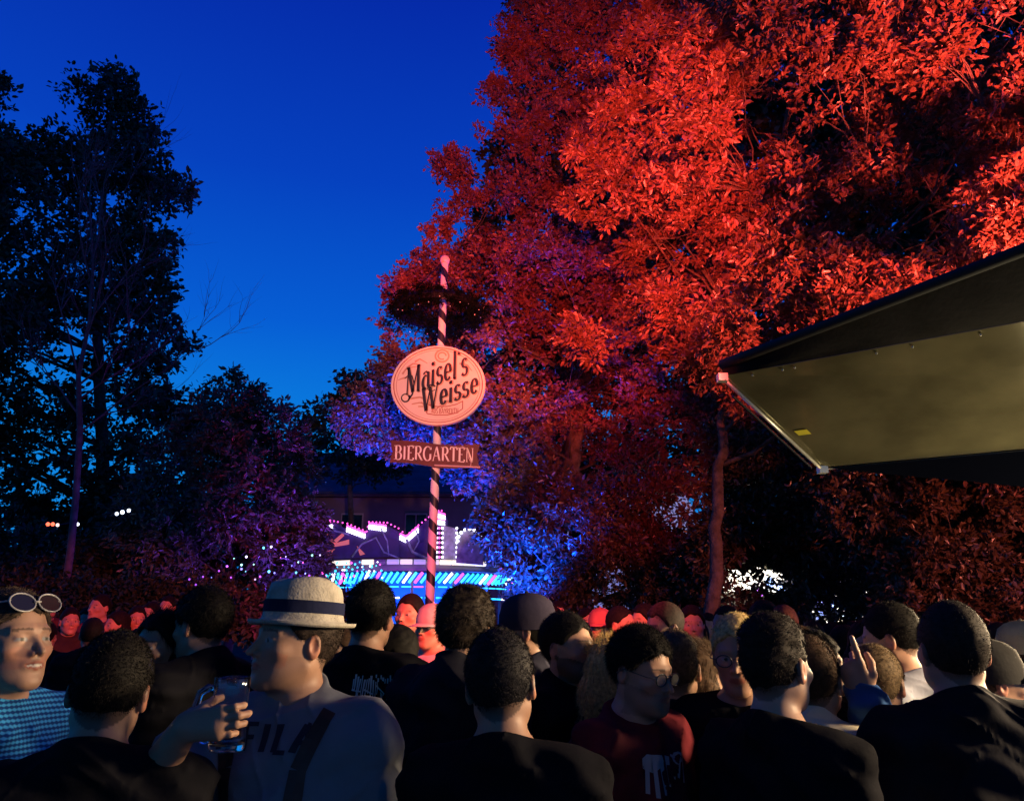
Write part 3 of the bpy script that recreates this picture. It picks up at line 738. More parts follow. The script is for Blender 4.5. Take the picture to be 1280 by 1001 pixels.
tree('rounded bushy tree with purple lit leaves left of the ride',
     [(215, 560), (232, 500), (262, 478), (285, 466), (318, 486), (345, 505), (372, 535), (386, 590), (392, 640), (402, 700), (400, 740), (180, 745), (150, 640), (190, 580)],
     [(290, 770, 0), (288, 650, 0), (292, 560, 0)], 15, 520, 80, .36, .12, .05, LEAF_P, 1.6, r0=.12, nlimb=40, seed=24, bark=BARK2, edge=70, nscale=.7, nthr=-.25, inset=4)
tree('low dark shrub under the tall left tree', [(-160, 640), (60, 660), (200, 610), (230, 700), (200, 770), (-160, 770)],
     [(60, 775, 0), (60, 720, 0)], 16, 260, 60, .45, .14, .07, LEAF_D, 1.3, r0=.06, nlimb=20, seed=25, bark=BARK2, edge=40, nthr=-.4, name='shrub', cat='shrub', twigs=False)
tree('low dark hedge behind the crowd, left of the ride', [(-160, 715), (200, 722), (330, 735), (425, 738), (425, 790), (-160, 790)],
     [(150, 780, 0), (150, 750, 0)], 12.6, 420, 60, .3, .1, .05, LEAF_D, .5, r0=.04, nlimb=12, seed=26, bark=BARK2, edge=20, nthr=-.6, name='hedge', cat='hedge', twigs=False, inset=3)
# shrubs under the big trees
LG = ((722, 600, 26, .9), (905, 640, 22, .7), (700, 640, 14, .4), (860, 640, 34, .9), (790, 640, 24, .6), (824, 716, 12, .85), (868, 735, 18, .6), (850, 700, 14, .5), (945, 722, 36, .7), (915, 722, 20, .6), (930, 560, 30, .6))
tree('bushy shrub lit blue on its left, between the ride and the trunk',
     [(580, 620), (640, 610), (690, 570), (760, 600), (820, 580), (880, 600), (880, 775), (655, 770), (628, 700), (600, 660)],
     [(735, 790, 0), (740, 700, 0), (745, 640, 0)], 16.2, 560, 80, .36, .12, .055, LEAF_S, 1.0, r0=.07, nlimb=40, seed=31, edge=40, nscale=.9, nthr=-.15, name='shrub', cat='shrub', gaps=LG)
tree('dull red shrub between the two trunks in front of the stall lights',
     [(860, 560), (900, 520), (960, 520), (1040, 590), (1090, 640), (1060, 700), (1000, 712), (1000, 770), (880, 775), (850, 700)],
     [(1003, 800, 0), (1001, 740, 0), (998, 660, 0)], 14.5, 470, 80, .32, .11, .05, LEAF_S, .9, r0=.19, nlimb=30, seed=32, edge=40, nscale=.9, nthr=-.1, name='shrub', cat='shrub', gaps=LG+((1040, 762, 26, .35), (985, 725, 15, .7)))
tree('wide russet shrub below the awning on the right',
     [(1010, 590), (1060, 585), (1300, 560), (1480, 560), (1480, 790), (1115, 780), (1090, 700), (1040, 660)],
     [(1250, 800, 0), (1240, 700, 0), (1230, 640, 0)], 11.5, 620, 90, .3, .10, .045, LEAF_S, 1.1, r0=.07, nlimb=40, seed=33, edge=40, nscale=.9, nthr=-.3, name='shrub', cat='shrub')
# bare tree
def bare_tree():
    rg = random.Random(4); mb = MB(); Y = 13.5
    P0 = [at(84, 740, Y), at(88, 690, Y), at(95, 620, Y), at(100, 540, Y), at(98, 470, Y), at(112, 400, Y), at(116, 330, Y), at(112, 250, Y), at(116, 190, Y)]
    root = thing('bare_tree', 'thin leafless tree with purple lit branches in front of the tall dark tree', 'tree', (P0[0].x, Y, 0))
    P0[0].z = -.05
    mb.tube(P0, [.075, .065, .06, .055, .045, .032, .024, .014, .006], 8)
    def grow(p, d, L, r, depth):
        q = [p]; n = 5
        for i in range(n):
            d = (d+Vector((rg.gauss(0, .10), rg.gauss(0, .10), rg.gauss(.05, .07)))).normalized(); q.append(q[-1]+d*L/n)
        mb.tube(q, [r*(1-.75*i/n) for i in range(n+1)], 5, False)
        if depth:
            for k in range(4 if depth > 1 else 4):
                i = rg.randint(1, n); a = rg.uniform(.3, .75); ax = Vector((rg.gauss(0, 1), rg.gauss(0, .8), rg.gauss(0, .3))).normalized()
                grow(q[i], (d+ax*a).normalized(), L*rg.uniform(.45, .7), r*.5, depth-1)
    for (x, y, ex_, ey, L) in ((100, 480, 250, 330, 0), (98, 470, 40, 280, 0), (105, 430, 170, 200, 0), (112, 400, 190, 280, 0), (113, 350, 60, 170, 0), (116, 320, 150, 165, 0), (100, 540, 265, 400, 0), (100, 520, 20, 400, 0), (98, 500, 200, 420, 0), (114, 280, 85, 150, 0)):
        a = at(x, y, Y); b = at(ex_, ey, Y+rg.uniform(-1, 1)); v = b-a
        grow(a, (v.normalized()+Vector((0, 0, -.1))).normalized(), v.length*.72, .022, 3)
    mb.build('trunk', mat('pale_bark', (.09, .065, .07), .8, .3, noise_=(9, .4)), root, True)
bare_tree()

def woodland():
    rg = np.random.default_rng(91); n = 2600; x = rg.uniform(-75, 75, n); y = 62+rg.uniform(-4, 4, n); z = rg.uniform(.2, 1, n)*(7.5+1.6*np.sin(x*.35)+1.2*np.sin(x*.83+1))
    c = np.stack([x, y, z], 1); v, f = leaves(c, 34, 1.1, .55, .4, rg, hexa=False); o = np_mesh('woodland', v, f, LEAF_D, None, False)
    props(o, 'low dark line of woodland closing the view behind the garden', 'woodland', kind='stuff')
woodland()

tree('loose low shrub in front of the lilac curtained stall', [(1005, 700), (1060, 690), (1120, 700), (1120, 790), (1005, 790)],
     [(1065, 800, 0), (1062, 760, 0), (1060, 730, 0)], 15.5, 150, 70, .28, .10, .045, LEAF_S, .7, r0=.04, nlimb=14, seed=35, edge=20, nscale=1.1, nthr=-.02, name='shrub', cat='shrub', twigs=False, inset=2, gaps=((1030, 757, 16, .8), (1055, 772, 12, .6)))
# ------------------------------------------------------------------ ground, building, ride, stalls
g = MB(); g.box((0, 150, -.05), (500, 400, .1))
o = g.build('ground', mat('gravel', (.045, .04, .036), .95, .2, noise_=(1.2, .35), bump=(60, .8, .02))); props(o, kind='structure')
BLD = mat('render_wall', (.15, .13, .17), .85, .2, noise_=(1.5, .12)); ROOF = mat('roof_sheet', (.07, .07, .09), .7, .3, noise_=(2, .3)); DARK = mat('dark_window', (.01, .01, .015), .15, .5)
def building():
    Y = 38; a = at(330, 640, Y); b = at(800, 640, Y); zt = at(500, 622, Y).z; root = thing('building', 'long low pale walled hall with a dark roof behind the ride', 'building', ((a.x+b.x)/2, Y, 0))
    cx = (a.x+b.x)/2; W = b.x-a.x
    m = MB(); m.box((cx, Y+5, zt/2), (W, 10, zt)); m.build('wall', BLD, root)
    zr = at(500, 566, Y+5).z
    r = MB(); e = W/2+.4
    r.prism([(-e, 0), (e, 0), (e, .22), (-e, .22)], -5.5, -5.2, org=(cx, Y+5, zt))
    vs = [(cx-e, Y-.6, zt+.1), (cx+e, Y-.6, zt+.1), (cx+e, Y+5, zr), (cx-e, Y+5, zr), (cx-e, Y+10.6, zt+.1), (cx+e, Y+10.6, zt+.1)]
    r.add(vs, [(0, 1, 2, 3), (3, 2, 5, 4), (0, 3, 4), (1, 5, 2), (0, 4, 5, 1)]); r.build('roof', ROOF, root)
    for px in (440, 520, 600, 690, 735):
        p = at(px, 658, Y); w_ = MB(); w_.box((p.x, Y-.03, p.z), (1.1, .1, 1.3)); f = w_.build('window_frame', mat('frame', (.3, .3, .32), .5), root)
        for s_ in (-1, 1):
            q = MB(); q.box((p.x+s_*.26, Y-.09, p.z), (.46, .03, 1.12)); q.build('pane', DARK, f)
building()
def ride():
    Y = 24; cx = at(500, 700, Y).x; root = thing('carnival_ride', 'fairground ride with scalloped neon top edge and blue lit sides', 'fairground ride', (cx, Y, 0))
    white = mat('white_paint', (.16, .16, .19), .4); blue = mat('blue_glow_panel', (.04, .10, .5), .35, emit=(.0, .12, 1.0), estr=.9, noise_=(1.2, .5))  # blue light on the ride wall is put in as emission
    dark = mat('dark_panel', (.05, .03, .09), .5); purp = mat('purple_panel', (.045, .02, .10), .5, noise_=(2, .5))
    silver = mat('silver_panel', (.30, .30, .37), .4, noise_=(5, .5)); red = mat('salmon_paint_glow', (.8, .25, .16), .5, emit=(1, .2, .12), estr=.35)  # glow added to the salmon paint to brighten the figures
    PY = lambda x, y, dy=0: at(x, y, Y+dy)
    z0 = PY(500, 700).z; R0 = PY(656, 740).x-cx+.0
    # round deck, posts, conical roof
    m = MB(); m.lathe([(.01, 0), (R0, 0), (R0, .45), (.01, .45)], (cx, Y+R0, 0), 48); m.build('platform', dark, root)
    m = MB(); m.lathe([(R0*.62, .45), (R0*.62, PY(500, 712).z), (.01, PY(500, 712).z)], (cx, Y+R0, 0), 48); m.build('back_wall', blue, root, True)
    m = MB(); zr = z0; m.lathe([(R0*.3, zr-.05), (R0, zr-.32), (R0+.02, zr-.30), (R0*.92, zr+.02), (R0*.3, zr+.35), (.01, zr+.4)], (cx, Y+R0, 0), 56); m.build('canopy', white, root, True)
    teal = emat('teal_light', (.05, 1, .8), 1.2); pink = emat('pink_light', (1, .08, .55), 2.6); wh = emat('white_light', (.8, .82, 1), 3.6); warm = emat('warm_light', (1, .85, .65), 1.1); cyan = emat('cyan_light', (.02, .55, 1), 2.6)
    for k in range(64):      # slanted lamps beneath the canopy rim, facing the front half
        a = math.pi+math.pi*k/63; c, s = math.cos(a), math.sin(a); m = MB()
        p0 = Vector((cx+c*R0*.95, Y+R0+s*R0*.95, zr-.66)); p1 = Vector((cx+math.cos(a+.06)*R0*.985, Y+R0+math.sin(a+.06)*R0*.985, zr-.36))
        m.tube([p0, p1], .042, 6); m.build('slanted_lamp', [teal, teal, cyan, teal, wh, teal, pink][k % 7], root)
    rimm = [warm, emat('rim_dim', (.7, .7, .9), .35), warm, emat('rim_pale', (1, .9, .8), .7), white]
    for k in range(30):
        a0 = math.pi*(1+k/30)+.006; a1 = math.pi*(1+(k+1)/30)-.006; m = MB(); m.tube([(cx+math.cos(a)*(R0+.04), Y+R0+math.sin(a)*(R0+.04), zr-.05) for a in (a0, (a0+a1)/2, a1)], .085, 6); m.build('rim_light', rimm[(k*7+k//4) % 5], root)
    for dz, rr in ((-.78, .02), (-1.1, .028)):
        for k in range(30):
            a0 = math.pi*(1+k/30)+.012; a1 = math.pi*(1+(k+1)/30)-.012; q = R0*(.94 if dz > -.9 else .88)
            m = MB(); m.tube([(cx+math.cos(a)*q, Y+R0+math.sin(a)*q, zr+dz) for a in (a0, a1)], rr, 6)
            m.build('light_strip', wh if k % 6 in (2,) and dz < -.9 else pink if k % 5 == 1 and dz > -.9 else cyan, root)
    rr_ = random.Random(12)
    for k in range(90):
        q_ = PY(rr_.uniform(388, 480), rr_.uniform(702, 732), -.2); m = MB(); m.sphere(q_, rr_.uniform(.018, .04), 6, 4); m.build('bulb', rr_.choice([teal, pink, wh, cyan, cyan]), root)
    for k in range(16):
        a = math.pi*2*k/16+.1; m = MB(); m.tube([(cx+math.cos(a)*R0*.88, Y+R0+math.sin(a)*R0*.88, .4), (cx+math.cos(a)*R0*.88, Y+R0+math.sin(a)*R0*.88, zr-.2)], .05, 8); m.build('post', white, root)
    # scalloped show front
    top = [(384, 655), (400, 648), (422, 655), (434, 662), (456, 668), (462, 655), (484, 657), (498, 664), (508, 672), (522, 660), (533, 650), (548, 644), (556, 642), (560, 652), (556, 668), (556, 700), (384, 698)]
    m = MB(); pr = [PY(x, y, 1.0) for x, y in top]; m.prism([(p.x, p.z) for p in pr], Y+1.0, Y+1.15); m.build('show_front', purp, root)
    bars = [((398, 652), (416, 654)), ((433, 657), (457, 666)), ((461, 654), (483, 657)), ((500, 667), (508, 671)), ((508, 671), (523, 658)), ((546, 640), (556, 643)), ((547, 648), (556, 650))]
    for (a, b) in bars:
        A, B = PY(a[0], a[1], .93), PY(b[0], b[1], .93); n = 8 if b[0]-a[0] > 9 else 4
        for row in range(3):
            for i in range(n):
                m = MB(); p = A.lerp(B, (i+.5)/n)-Vector((0, 0, row*.075)); m.sphere(p, .042, 8, 5); m.build('bulb', pink if (row == 0) else wh, root)
    chain = [(384, 655), (398, 651), (422, 656), (434, 658), (458, 668), (461, 656), (484, 657), (498, 664), (508, 673), (523, 660), (536, 650), (548, 642), (556, 642)]
    for a, b in zip(chain, chain[1:]):
        n = max(2, int(math.hypot(b[0]-a[0], b[1]-a[1])/4.5))
        for i in range(n):
            m = MB(); p = PY(a[0]+(b[0]-a[0])*i/n, a[1]+(b[1]-a[1])*i/n, .92)+Vector((0, 0, .1)); m.sphere(p, .028, 6, 4); m.build('bulb', pink, root)
    # painted shapes
    for poly, mm in (([(404, 672), (410, 666), (416, 674), (414, 680), (406, 680)], red), ([(415, 677), (428, 666), (430, 669), (418, 680)], red), ([(414, 680), (436, 674), (436, 680), (418, 683)], red), ([(404, 690), (418, 686), (412, 696), (406, 698)], red), ([(446, 682), (456, 692), (450, 694)], red), ([(519, 680), (530, 677), (536, 684), (534, 692), (524, 688)], purp), ([(472, 668), (500, 676), (498, 696), (478, 696)], dark)):
        p = [PY(x, y, .9) for x, y in poly]; m = MB(); m.prism([(q.x, q.z) for q in p], Y+.9, Y+.96); m.build('painted_shape', mm, root)
    for (pts_, r_) in (([(440, 696), (452, 680), (470, 672), (480, 690), (500, 698)], .03), ([(508, 674), (516, 690), (534, 698), (553, 699)], .05), ([(386, 676), (398, 664), (414, 662), (436, 668)], .03), ([(476, 660), (484, 676), (486, 694)], .025), ([(520, 662), (524, 676), (516, 690)], .025)):
        m = MB(); m.tube([PY(x, y, .88) for x, y in pts_], r_, 6); m.build('moulding', silver, root, True)
    # silver panels right of the pole
    A = [(553, 656), (572, 661), (571, 700), (553, 699)]; p = [PY(x, y, .4) for x, y in A]; m = MB(); m.prism([(q.x, q.z) for q in p], Y+.4, Y+.5); m.build('silver_panel', silver, root)
    A = [(570, 703), (572, 672), (577, 664), (588, 660), (598, 665), (603, 676), (604, 706)]; p = [PY(x, y, .2) for x, y in A]; m = MB(); m.prism([(q.x, q.z) for q in p], Y+.2, Y+.3); arch = m.build('arched_panel', silver, root)
    for i in range(9):
        x, y = A[1][0]+0, 0; t = i/8; ang = math.pi*(1-t); q = PY(587+15*math.cos(ang), 676-15*math.sin(ang), .15); m = MB(); m.sphere(q, .05, 8, 5); m.build('bulb', wh, root)
    for i in range(7):
        for xx in (546, 549, 553, 571):
            q = PY(xx, 660+i*6, .3); m = MB(); m.sphere(q, .04, 6, 4); m.build('bulb', pink if xx == 549 else wh, root)
    rg = random.Random(2); m = MB()
    for i in range(150):      # scrolled ornaments on the right
        x = rg.uniform(603, 650); y = rg.uniform(max(668, 676+(x-603)*.25), 706+(x-603)*.09); q = PY(x, y, .3); a = rg.uniform(0, 6.28); r_ = rg.uniform(.05, .13)
        m.tube([q+Vector((math.cos(a+t)*r_, 0, math.sin(a+t)*r_)) for t in (0, .7, 1.4, 2.1)], .018, 4)
    m.build('scrolled_ornament', silver, root)
    blue_l = (.02, .12, 1)
    point('ride_light', (cx-1.5, Y+1.2, z0-1.0), blue_l, 420, .5); point('ride_light', (cx+2.4, Y+1.0, z0-1.0), blue_l, 420, .5)
    area('ride_front_fill', (cx-.3, Y-1.0, z0-.5), (cx-.3, Y+1, z0+1.3), (.6, .12, .9), 30, 4, .3)  # dim purple fill added to lift the show front
    spot('hall_wall_fill', (cx-1, 33.5, 1.0), (cx-1, 38, 4.6), (.7, .04, .6), 230, 120, .8, .3)  # hidden violet fill added to tint the hall wall
ride()
# pale marquee behind the shrubs
def marquee():
    Y = 28; a = at(700, 640, Y); b = at(884, 640, Y); ap = at(868, 608, Y); zt = at(800, 672, Y).z
    root = thing('marquee', 'pale gabled marquee glimpsed through the leaves between the trunks', 'tent', ((a.x+b.x)/2, Y, 0))
    m = MB(); m.box(((a.x+b.x)/2, Y+2, zt/2), (b.x-a.x, 4, zt)); m.build('wall', mat('canvas_glow', (.6, .58, .7), .8, emit=(.5, .5, 1), estr=.3), root)  # lilac light on the tent wall is emission in the canvas
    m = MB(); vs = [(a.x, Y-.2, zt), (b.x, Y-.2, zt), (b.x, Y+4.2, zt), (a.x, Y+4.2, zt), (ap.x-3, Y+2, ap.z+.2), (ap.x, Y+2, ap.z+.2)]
    m.add(vs, [(0, 1, 5, 4), (1, 2, 5), (2, 3, 4, 5), (3, 0, 4)]); m.build('roof', mat('canvas_roof_glow', (.6, .58, .7), .8, emit=(.5, .5, 1), estr=.4), root)  # roof canvas emits too, in place of light falling on it
marquee()
def stall(label, pa, pb, Y, lamps, colr, cloths=(), wc=(.3, .28, .25)):
    a = at(pa[0], pa[1], Y); b = at(pb[0], pb[1], Y); cx = (a.x+b.x)/2; W = b.x-a.x
    root = thing('stall', label, 'stall', (cx, Y, 0), 0, 'lit stalls behind the shrubs')
    m = MB(); m.box((cx, Y+1.6, a.z/2), (W, .08, a.z))
    m.build('back_wall', mat('stall_wall_glow', wc, .7, emit=colr, estr=.2), root)  # faint emission stands for lamp light on the wall
    m = MB(); m.box((cx, Y+.1, .5), (W, .5, 1.0)); m.build('counter', mat('stall_wood', (.2, .13, .08), .6), root)
    m = MB(); m.box((cx, Y+.75, a.z+.06), (W+.3, 2.0, .08)); m.build('roof', mat('stall_roof', (.1, .1, .1), .6), root)
    for sx_ in (-1, 1):
        for yy in (0, 1.55):
            m = MB(); m.tube([(cx+sx_*W*.48, Y+yy, 0), (cx+sx_*W*.48, Y+yy, a.z)], .03, 6); m.build('post', mat('stall_post', (.2, .2, .2), .5), root)
    for (x, y, r, c, s) in lamps:
        p = at(x, y, Y); m = MB(); m.sphere(p, r, 12, 8); o = m.build('lamp', emat('lamp_glow', c, s), root, True)
    for (x0, y0, x1, y1, c, s) in cloths:
        p0, p1 = at(x0, y0, Y+.4), at(x1, y1, Y+.4); m = MB(); n = 9
        for i in range(n): m.box((p0.x+(p1.x-p0.x)*(i+.5)/n, Y+.4+.02*(i % 2), (p0.z+p1.z)/2), ((p1.x-p0.x)/n*.9, .02, abs(p0.z-p1.z)))
        m.build('curtain', mat('curtain', c, .6, emit=c, estr=s), root)  # cloth strips emit by themselves in place of lamp light
rq = random.Random(41); W_ = (1, .9, .75); LB = (.35, .5, 1)
stall('brightly lit stall glowing warm white through leaves', (892, 690), (990, 690), 20, [(905, 728, .12, W_, 5), (925, 715, .2, W_, 5), (936, 726, .2, W_, 5), (948, 716, .17, W_, 5), (918, 735, .08, W_, 4), (962, 728, .14, LB, 4), (974, 722, .13, W_, 4), (978, 735, .12, LB, 4), (950, 740, .1, (.6, .1, 1), 3)], (1, .8, .5), ((900, 712, 980, 740, (.9, .85, .7), 1.2),))
stall('small stall with coloured lamp balls left of the right trunk', (806, 690), (886, 690), 21, [(830, 712, .09, W_, 3), (817, 721, .085, W_, 3), (869, 737, .09, (.5, .05, .9), 2.5), (872, 750, .11, (.0, .9, .6), 1.6), (861, 739, .05, (1, .05, .1), 3), (850, 727, .08, LB, 3), (881, 732, .07, W_, 4), (850, 752, .11, LB, 3), (866, 700, .1, (.7, .85, 1), 3), (820, 752, .07, W_, 3), (881, 766, .05, (.4, 1, .8), 3)], (.1, .15, .4))
stall('stall with lilac curtain and fairy lights right of the dark trunk', (1012, 728), (1100, 728), 18, [(1031, 740, .06, (1, .7, .6), 3), (1042, 757, .035, LB, 5), (1049, 755, .03, (.8, .3, 1), 4), (1040, 753, .04, (.1, .2, 1), 3), (1066, 762, .03, W_, 3), (1075, 757, .03, W_, 4), (1060, 768, .05, W_, 4), (1085, 770, .04, W_, 4), (1030, 774, .06, W_, 4), (1050, 776, .05, (1, .8, .5), 4), (1036, 765, .04, LB, 4)]+[(rq.uniform(1014, 1098), rq.uniform(738, 782), rq.uniform(.02, .055), rq.choice([W_, W_, (.8, .9, 1), LB]), 4) for _ in range(46)], (.04, .05, .12), ((1017, 741, 1031, 760, (.35, .35, .9), 1.4), (1019, 764, 1033, 774, (.4, .5, 1), 1.4)), (.02, .02, .03))
# small lights glimpsed through the left bushes
def lights(label, pts, Y, group=None):
    p0 = at(pts[0][0], pts[0][1], Y); root = thing('light_string', label, 'lights', (p0.x, Y, p0.z), 0, group); m = MB(); q = [at(x, y, Y) for x, y, *_ in pts]
    m.tube(q, .008, 4); m.build('cable', DARK, root)
    for (x, y, r, c, s) in pts:
        m = MB(); m.sphere(at(x, y, Y), r, 8, 6); m.build('bulb', emat('bulb_glow', c, s), root, True)
RD = (1, .12, .05); CY = (.1, .7, 1); VI = (.4, .1, 1)
lights('short row of red and white lamps low behind the bare trunk', [(60, 655, .035, RD, 3), (66, 655, .035, RD, 3), (72, 656, .03, (1, .6, .5), 3), (92, 653, .035, (1, .5, .4), 3), (97, 655, .03, (.8, .8, 1), 4)], 13.9)
lights('row of white bulbs in the dark left of the bushy tree', [(146, 642, .03, (.7, .8, 1), 4), (153, 640, .035, (.7, .8, 1), 4), (161, 638, .03, (.7, .8, 1), 5)], 13.2)
rg = random.Random(5)
lights('long string of tiny blue and white lights low in front of the purple bush', [(236+i*9+rg.uniform(-3, 3), 720+5*math.sin(i*.8)-i*.15+rg.uniform(-8, 8), rg.uniform(.008, .02), rg.choice([CY, VI, (.5, .6, 1), (.2, .3, 1), VI]), rg.uniform(1, 4)) for i in range(18)], 12.0)
lights('second string of tiny lights hanging above the hat, in the purple leaves', [(290+i*10+rg.uniform(-3, 3), 697+8*math.sin(i*.9)+rg.uniform(-10, 10), rg.uniform(.008, .02), rg.choice([CY, VI, (.3, .9, .8), (1, .2, .4), (.5, .5, 1)]), rg.uniform(1, 4)) for i in range(12)], 12.4)
# ------------------------------------------------------------------ pole with signs
SY = 14.0
def signpole():
    b = at(537, 755, SY); t = at(556, 330, SY); root = thing('striped_pole', 'tall pole with dark spiral stripes carrying the oval sign', 'pole', (b.x, SY, 0))
    d = (t-b); base = b-d*(b.z/d.z)
    m = bpy.data.materials.new('spiral_paint'); m.use_nodes = True; nt = m.node_tree; bs = nt.nodes['Principled BSDF']; bs.inputs['Roughness'].default_value = .45
    tc = nt.nodes.new('ShaderNodeTexCoord'); sx_ = nt.nodes.new('ShaderNodeSeparateXYZ'); nt.links.new(tc.outputs['UV'], sx_.inputs[0])
    def mth(op, a, b_=None):
        n = nt.nodes.new('ShaderNodeMath'); n.operation = op
        for i, v in enumerate((a, b_)):
            if v is None: continue
            if isinstance(v, (int, float)): n.inputs[i].default_value = v
            else: nt.links.new(v, n.inputs[i])
        return n.outputs[0]
    s = mth('FRACT', mth('ADD', sx_.outputs['X'], mth('MULTIPLY', sx_.outputs['Y'], 2.2))); cpar = mth('LESS_THAN', s, .42)
    mx = nt.nodes.new('ShaderNodeMix'); mx.data_type = 'RGBA'; nt.links.new(cpar, mx.inputs[0]); mx.inputs[6].default_value = (.78, .72, .66, 1); mx.inputs[7].default_value = (.015, .015, .02, 1)
    nt.links.new(mx.outputs[2], bs.inputs['Base Color'])
    n = 24; segs = 40; H = t.z; vs = []; uv = []; fs = []; L = Vector((t.x-base.x, 0, t.z))
    for i in range(segs+1):
        f = i/segs; c = Vector((base.x, SY, 0)).lerp(Vector((t.x, SY, t.z)), f); r = .088-.018*f
        for k in range(n+1): a = k*2*math.pi/n; vs.append((c.x+r*math.cos(a)-b.x, r*math.sin(a), c.z)); uv.append((k/n, f*H))
    for i in range(segs):
        for k in range(n): fs.append((i*(n+1)+k, i*(n+1)+k+1, (i+1)*(n+1)+k+1, (i+1)*(n+1)+k))
    me = bpy.data.meshes.new('pole'); me.from_pydata(vs, [], fs); u = me.uv_layers.new(name='UVMap')
    for p in me.polygons:
        p.use_smooth = True
        for li in p.loop_indices: u.data[li].uv = uv[me.loops[li].vertex_index]
    me.materials.append(m); o = bpy.data.objects.new('pole', me); COL.objects.link(o); o.parent = root
    q = MB(); q.sphere((t.x, SY, t.z+.08), .1, 14, 8); q.build('finial', mat('finial', (.7, .6, .45), .4), root, True)
    # wreath
    wc = at(548, 388, SY); rg = np.random.default_rng(8); n = 300; a = rg.uniform(0, 2*math.pi, n); Rr = .78; ph = rg.uniform(0, 2*math.pi, n); rr = .13*rg.random(n)**.5
    cs = np.stack([wc.x+(Rr+rr*np.cos(ph))*np.cos(a), SY+(Rr+rr*np.cos(ph))*np.sin(a), wc.z+rr*np.sin(ph)*1.1-.04*np.cos(a)], 1)
    wr = thing('wreath', 'round dark fir wreath hung around the striped pole above the oval sign', 'wreath', tuple(wc))
    v, f = leaves(cs, 70, .13, .09, .012, rg, flat=1, hexa=False); np_mesh('garland', v-np.array(wc), f, leaf_mat('fir', (.002, .004, .002), (.004, .007, .004), .8, .02, 0), wr, False)
    q = MB(); q.tube([(wc.x+Rr*math.cos(k*math.pi/16), SY+Rr*math.sin(k*math.pi/16), wc.z) for k in range(33)], .09, 6); q.build('ring', DARK, wr)
    q = MB()
    for k in range(4): a_ = k*math.pi/2+.4; q.tube([(wc.x+Rr*math.cos(a_), SY+Rr*math.sin(a_), wc.z), (wc.x+.03, SY, wc.z+1.0)], .012, 4)
    q.build('hanging_wire', DARK, wr)
    for k in range(26):
        a_ = k*2*math.pi/26; q = MB(); q.sphere((wc.x+(Rr+.05)*math.cos(a_), SY+(Rr+.05)*math.sin(a_), wc.z-.15+.1*math.sin(k*2.3)), .011, 6, 4); q.build('bulb', emat('wreath_bulb', (.8, .7, .6), .08), wr)
    # oval sign
    c = at(548, 482, SY-.16); rx = (at(607, 482, SY-.16).x-at(489, 482, SY-.16).x)/2; rz_ = (at(548, 433, SY-.16).z-at(548, 532, SY-.16).z)/2
    sg = thing('oval_sign', 'oval pale sign with dark ornate lettering on the striped pole', 'sign', tuple(c))
    face = mat('sign_face', (.86, .70, .48), .5, noise_=(2, .05)); ink = mat('sign_ink', (.02, .015, .02), .5); rim = mat('sign_red', (.42, .06, .04), .5); gold = mat('sign_gold', (.60, .33, .18), .5)
    q = MB(); N = 64; prof = [(1, .05), (1.0, -.05), (.985, -.062), (.93, -.062), (.92, -.05), (.001, -.05)]
    vs = [Vector((rx*r*math.cos(k*2*math.pi/N), y, rz_*r*math.sin(k*2*math.pi/N)))+c for r, y in prof for k in range(N)]
    q.add(vs, [(i*N+k, i*N+(k+1) % N, (i+1)*N+(k+1) % N, (i+1)*N+k) for i in range(5) for k in range(N)]); vs2 = [Vector((rx*math.cos(k*2*math.pi/N), .05, rz_*math.sin(k*2*math.pi/N)))+c for k in range(N)]; q.add(vs2, [tuple(range(N))])
    q.build('board', face, sg)
    def ring(r, wd, m_, nm, y=-.055):
        q = MB(); vs = [Vector((rx*s*math.cos(k*2*math.pi/N), y, rz_*s*math.sin(k*2*math.pi/N)))+c for s in (r, r-wd) for k in range(N)]
        q.add(vs, [(k, (k+1) % N, N+(k+1) % N, N+k) for k in range(N)]); q.build(nm, m_, sg)
    ring(.945, .018, rim, 'border_line', -.066); ring(.885, .008, rim, 'inner_line')
    def flat(polys, nm, m_, y=-.056, ox=0, oz=0, sc=1, rot=0):
        q = MB(); cr_, sr = math.cos(rot), math.sin(rot)
        for pl in polys: q.add([Vector((ox+sc*(x*cr_-z*sr), y, oz+sc*(x*sr+z*cr_)))+c for x, z in pl], [tuple(range(len(pl)))])
        return q.build(nm, m_, sg)
    def curve(pts, w0, w1=None):
        w1 = w0 if w1 is None else w1; out = []; n = len(pts)
        for i in range(n-1):
            a, b_ = Vector(pts[i]), Vector(pts[i+1]); t = (b_-a).normalized(); nn = Vector((-t.y, t.x)); wa = w0+(w1-w0)*i/(n-1); wb = w0+(w1-w0)*(i+1)/(n-1)
            out.append([tuple(a+nn*wa), tuple(a-nn*wa), tuple(b_-nn*wb), tuple(b_+nn*wb)])
        return out
    px = rx/59.0       # photo pixel on the sign
    for shadow, mm, dy in ((1, gold, -.057), (0, ink, -.060)):
        for txt, ox, oz, h, cnd in (("Maisel's", 1, 5, 35, .60), ('Weisse', 18, -18, 31, .70)):
            P_, W = glyph_polys(txt, .17, .06, .05, cond=cnd)
            P_ = [[(x, z+x*.36) for x, z in pl] for pl in P_]      # rising baseline, upright stems
            flat(P_, 'lettering' if not shadow else 'lettering_shadow', mm, dy, (ox-3+shadow*1.2)*px, (oz-10+(-1.0 if shadow else 0)+5)*px, h*px)
    sw_ = []
    sw_ += curve(arc(-40*px, -17*px, 5*px, 5*px, 60, 400, 16), .6*px, 1.2*px)+curve([(-36*px, -19*px), (-31.5*px, -12*px), (-30*px, 2*px), (-33*px, 12*px), (-38*px, 12*px), (-42*px, 8*px)], 1.1*px, .5*px)
    sw_ += curve(arc(-8*px, -4*px, 5*px, 4*px, 20, 330, 14), .9*px, .5*px)
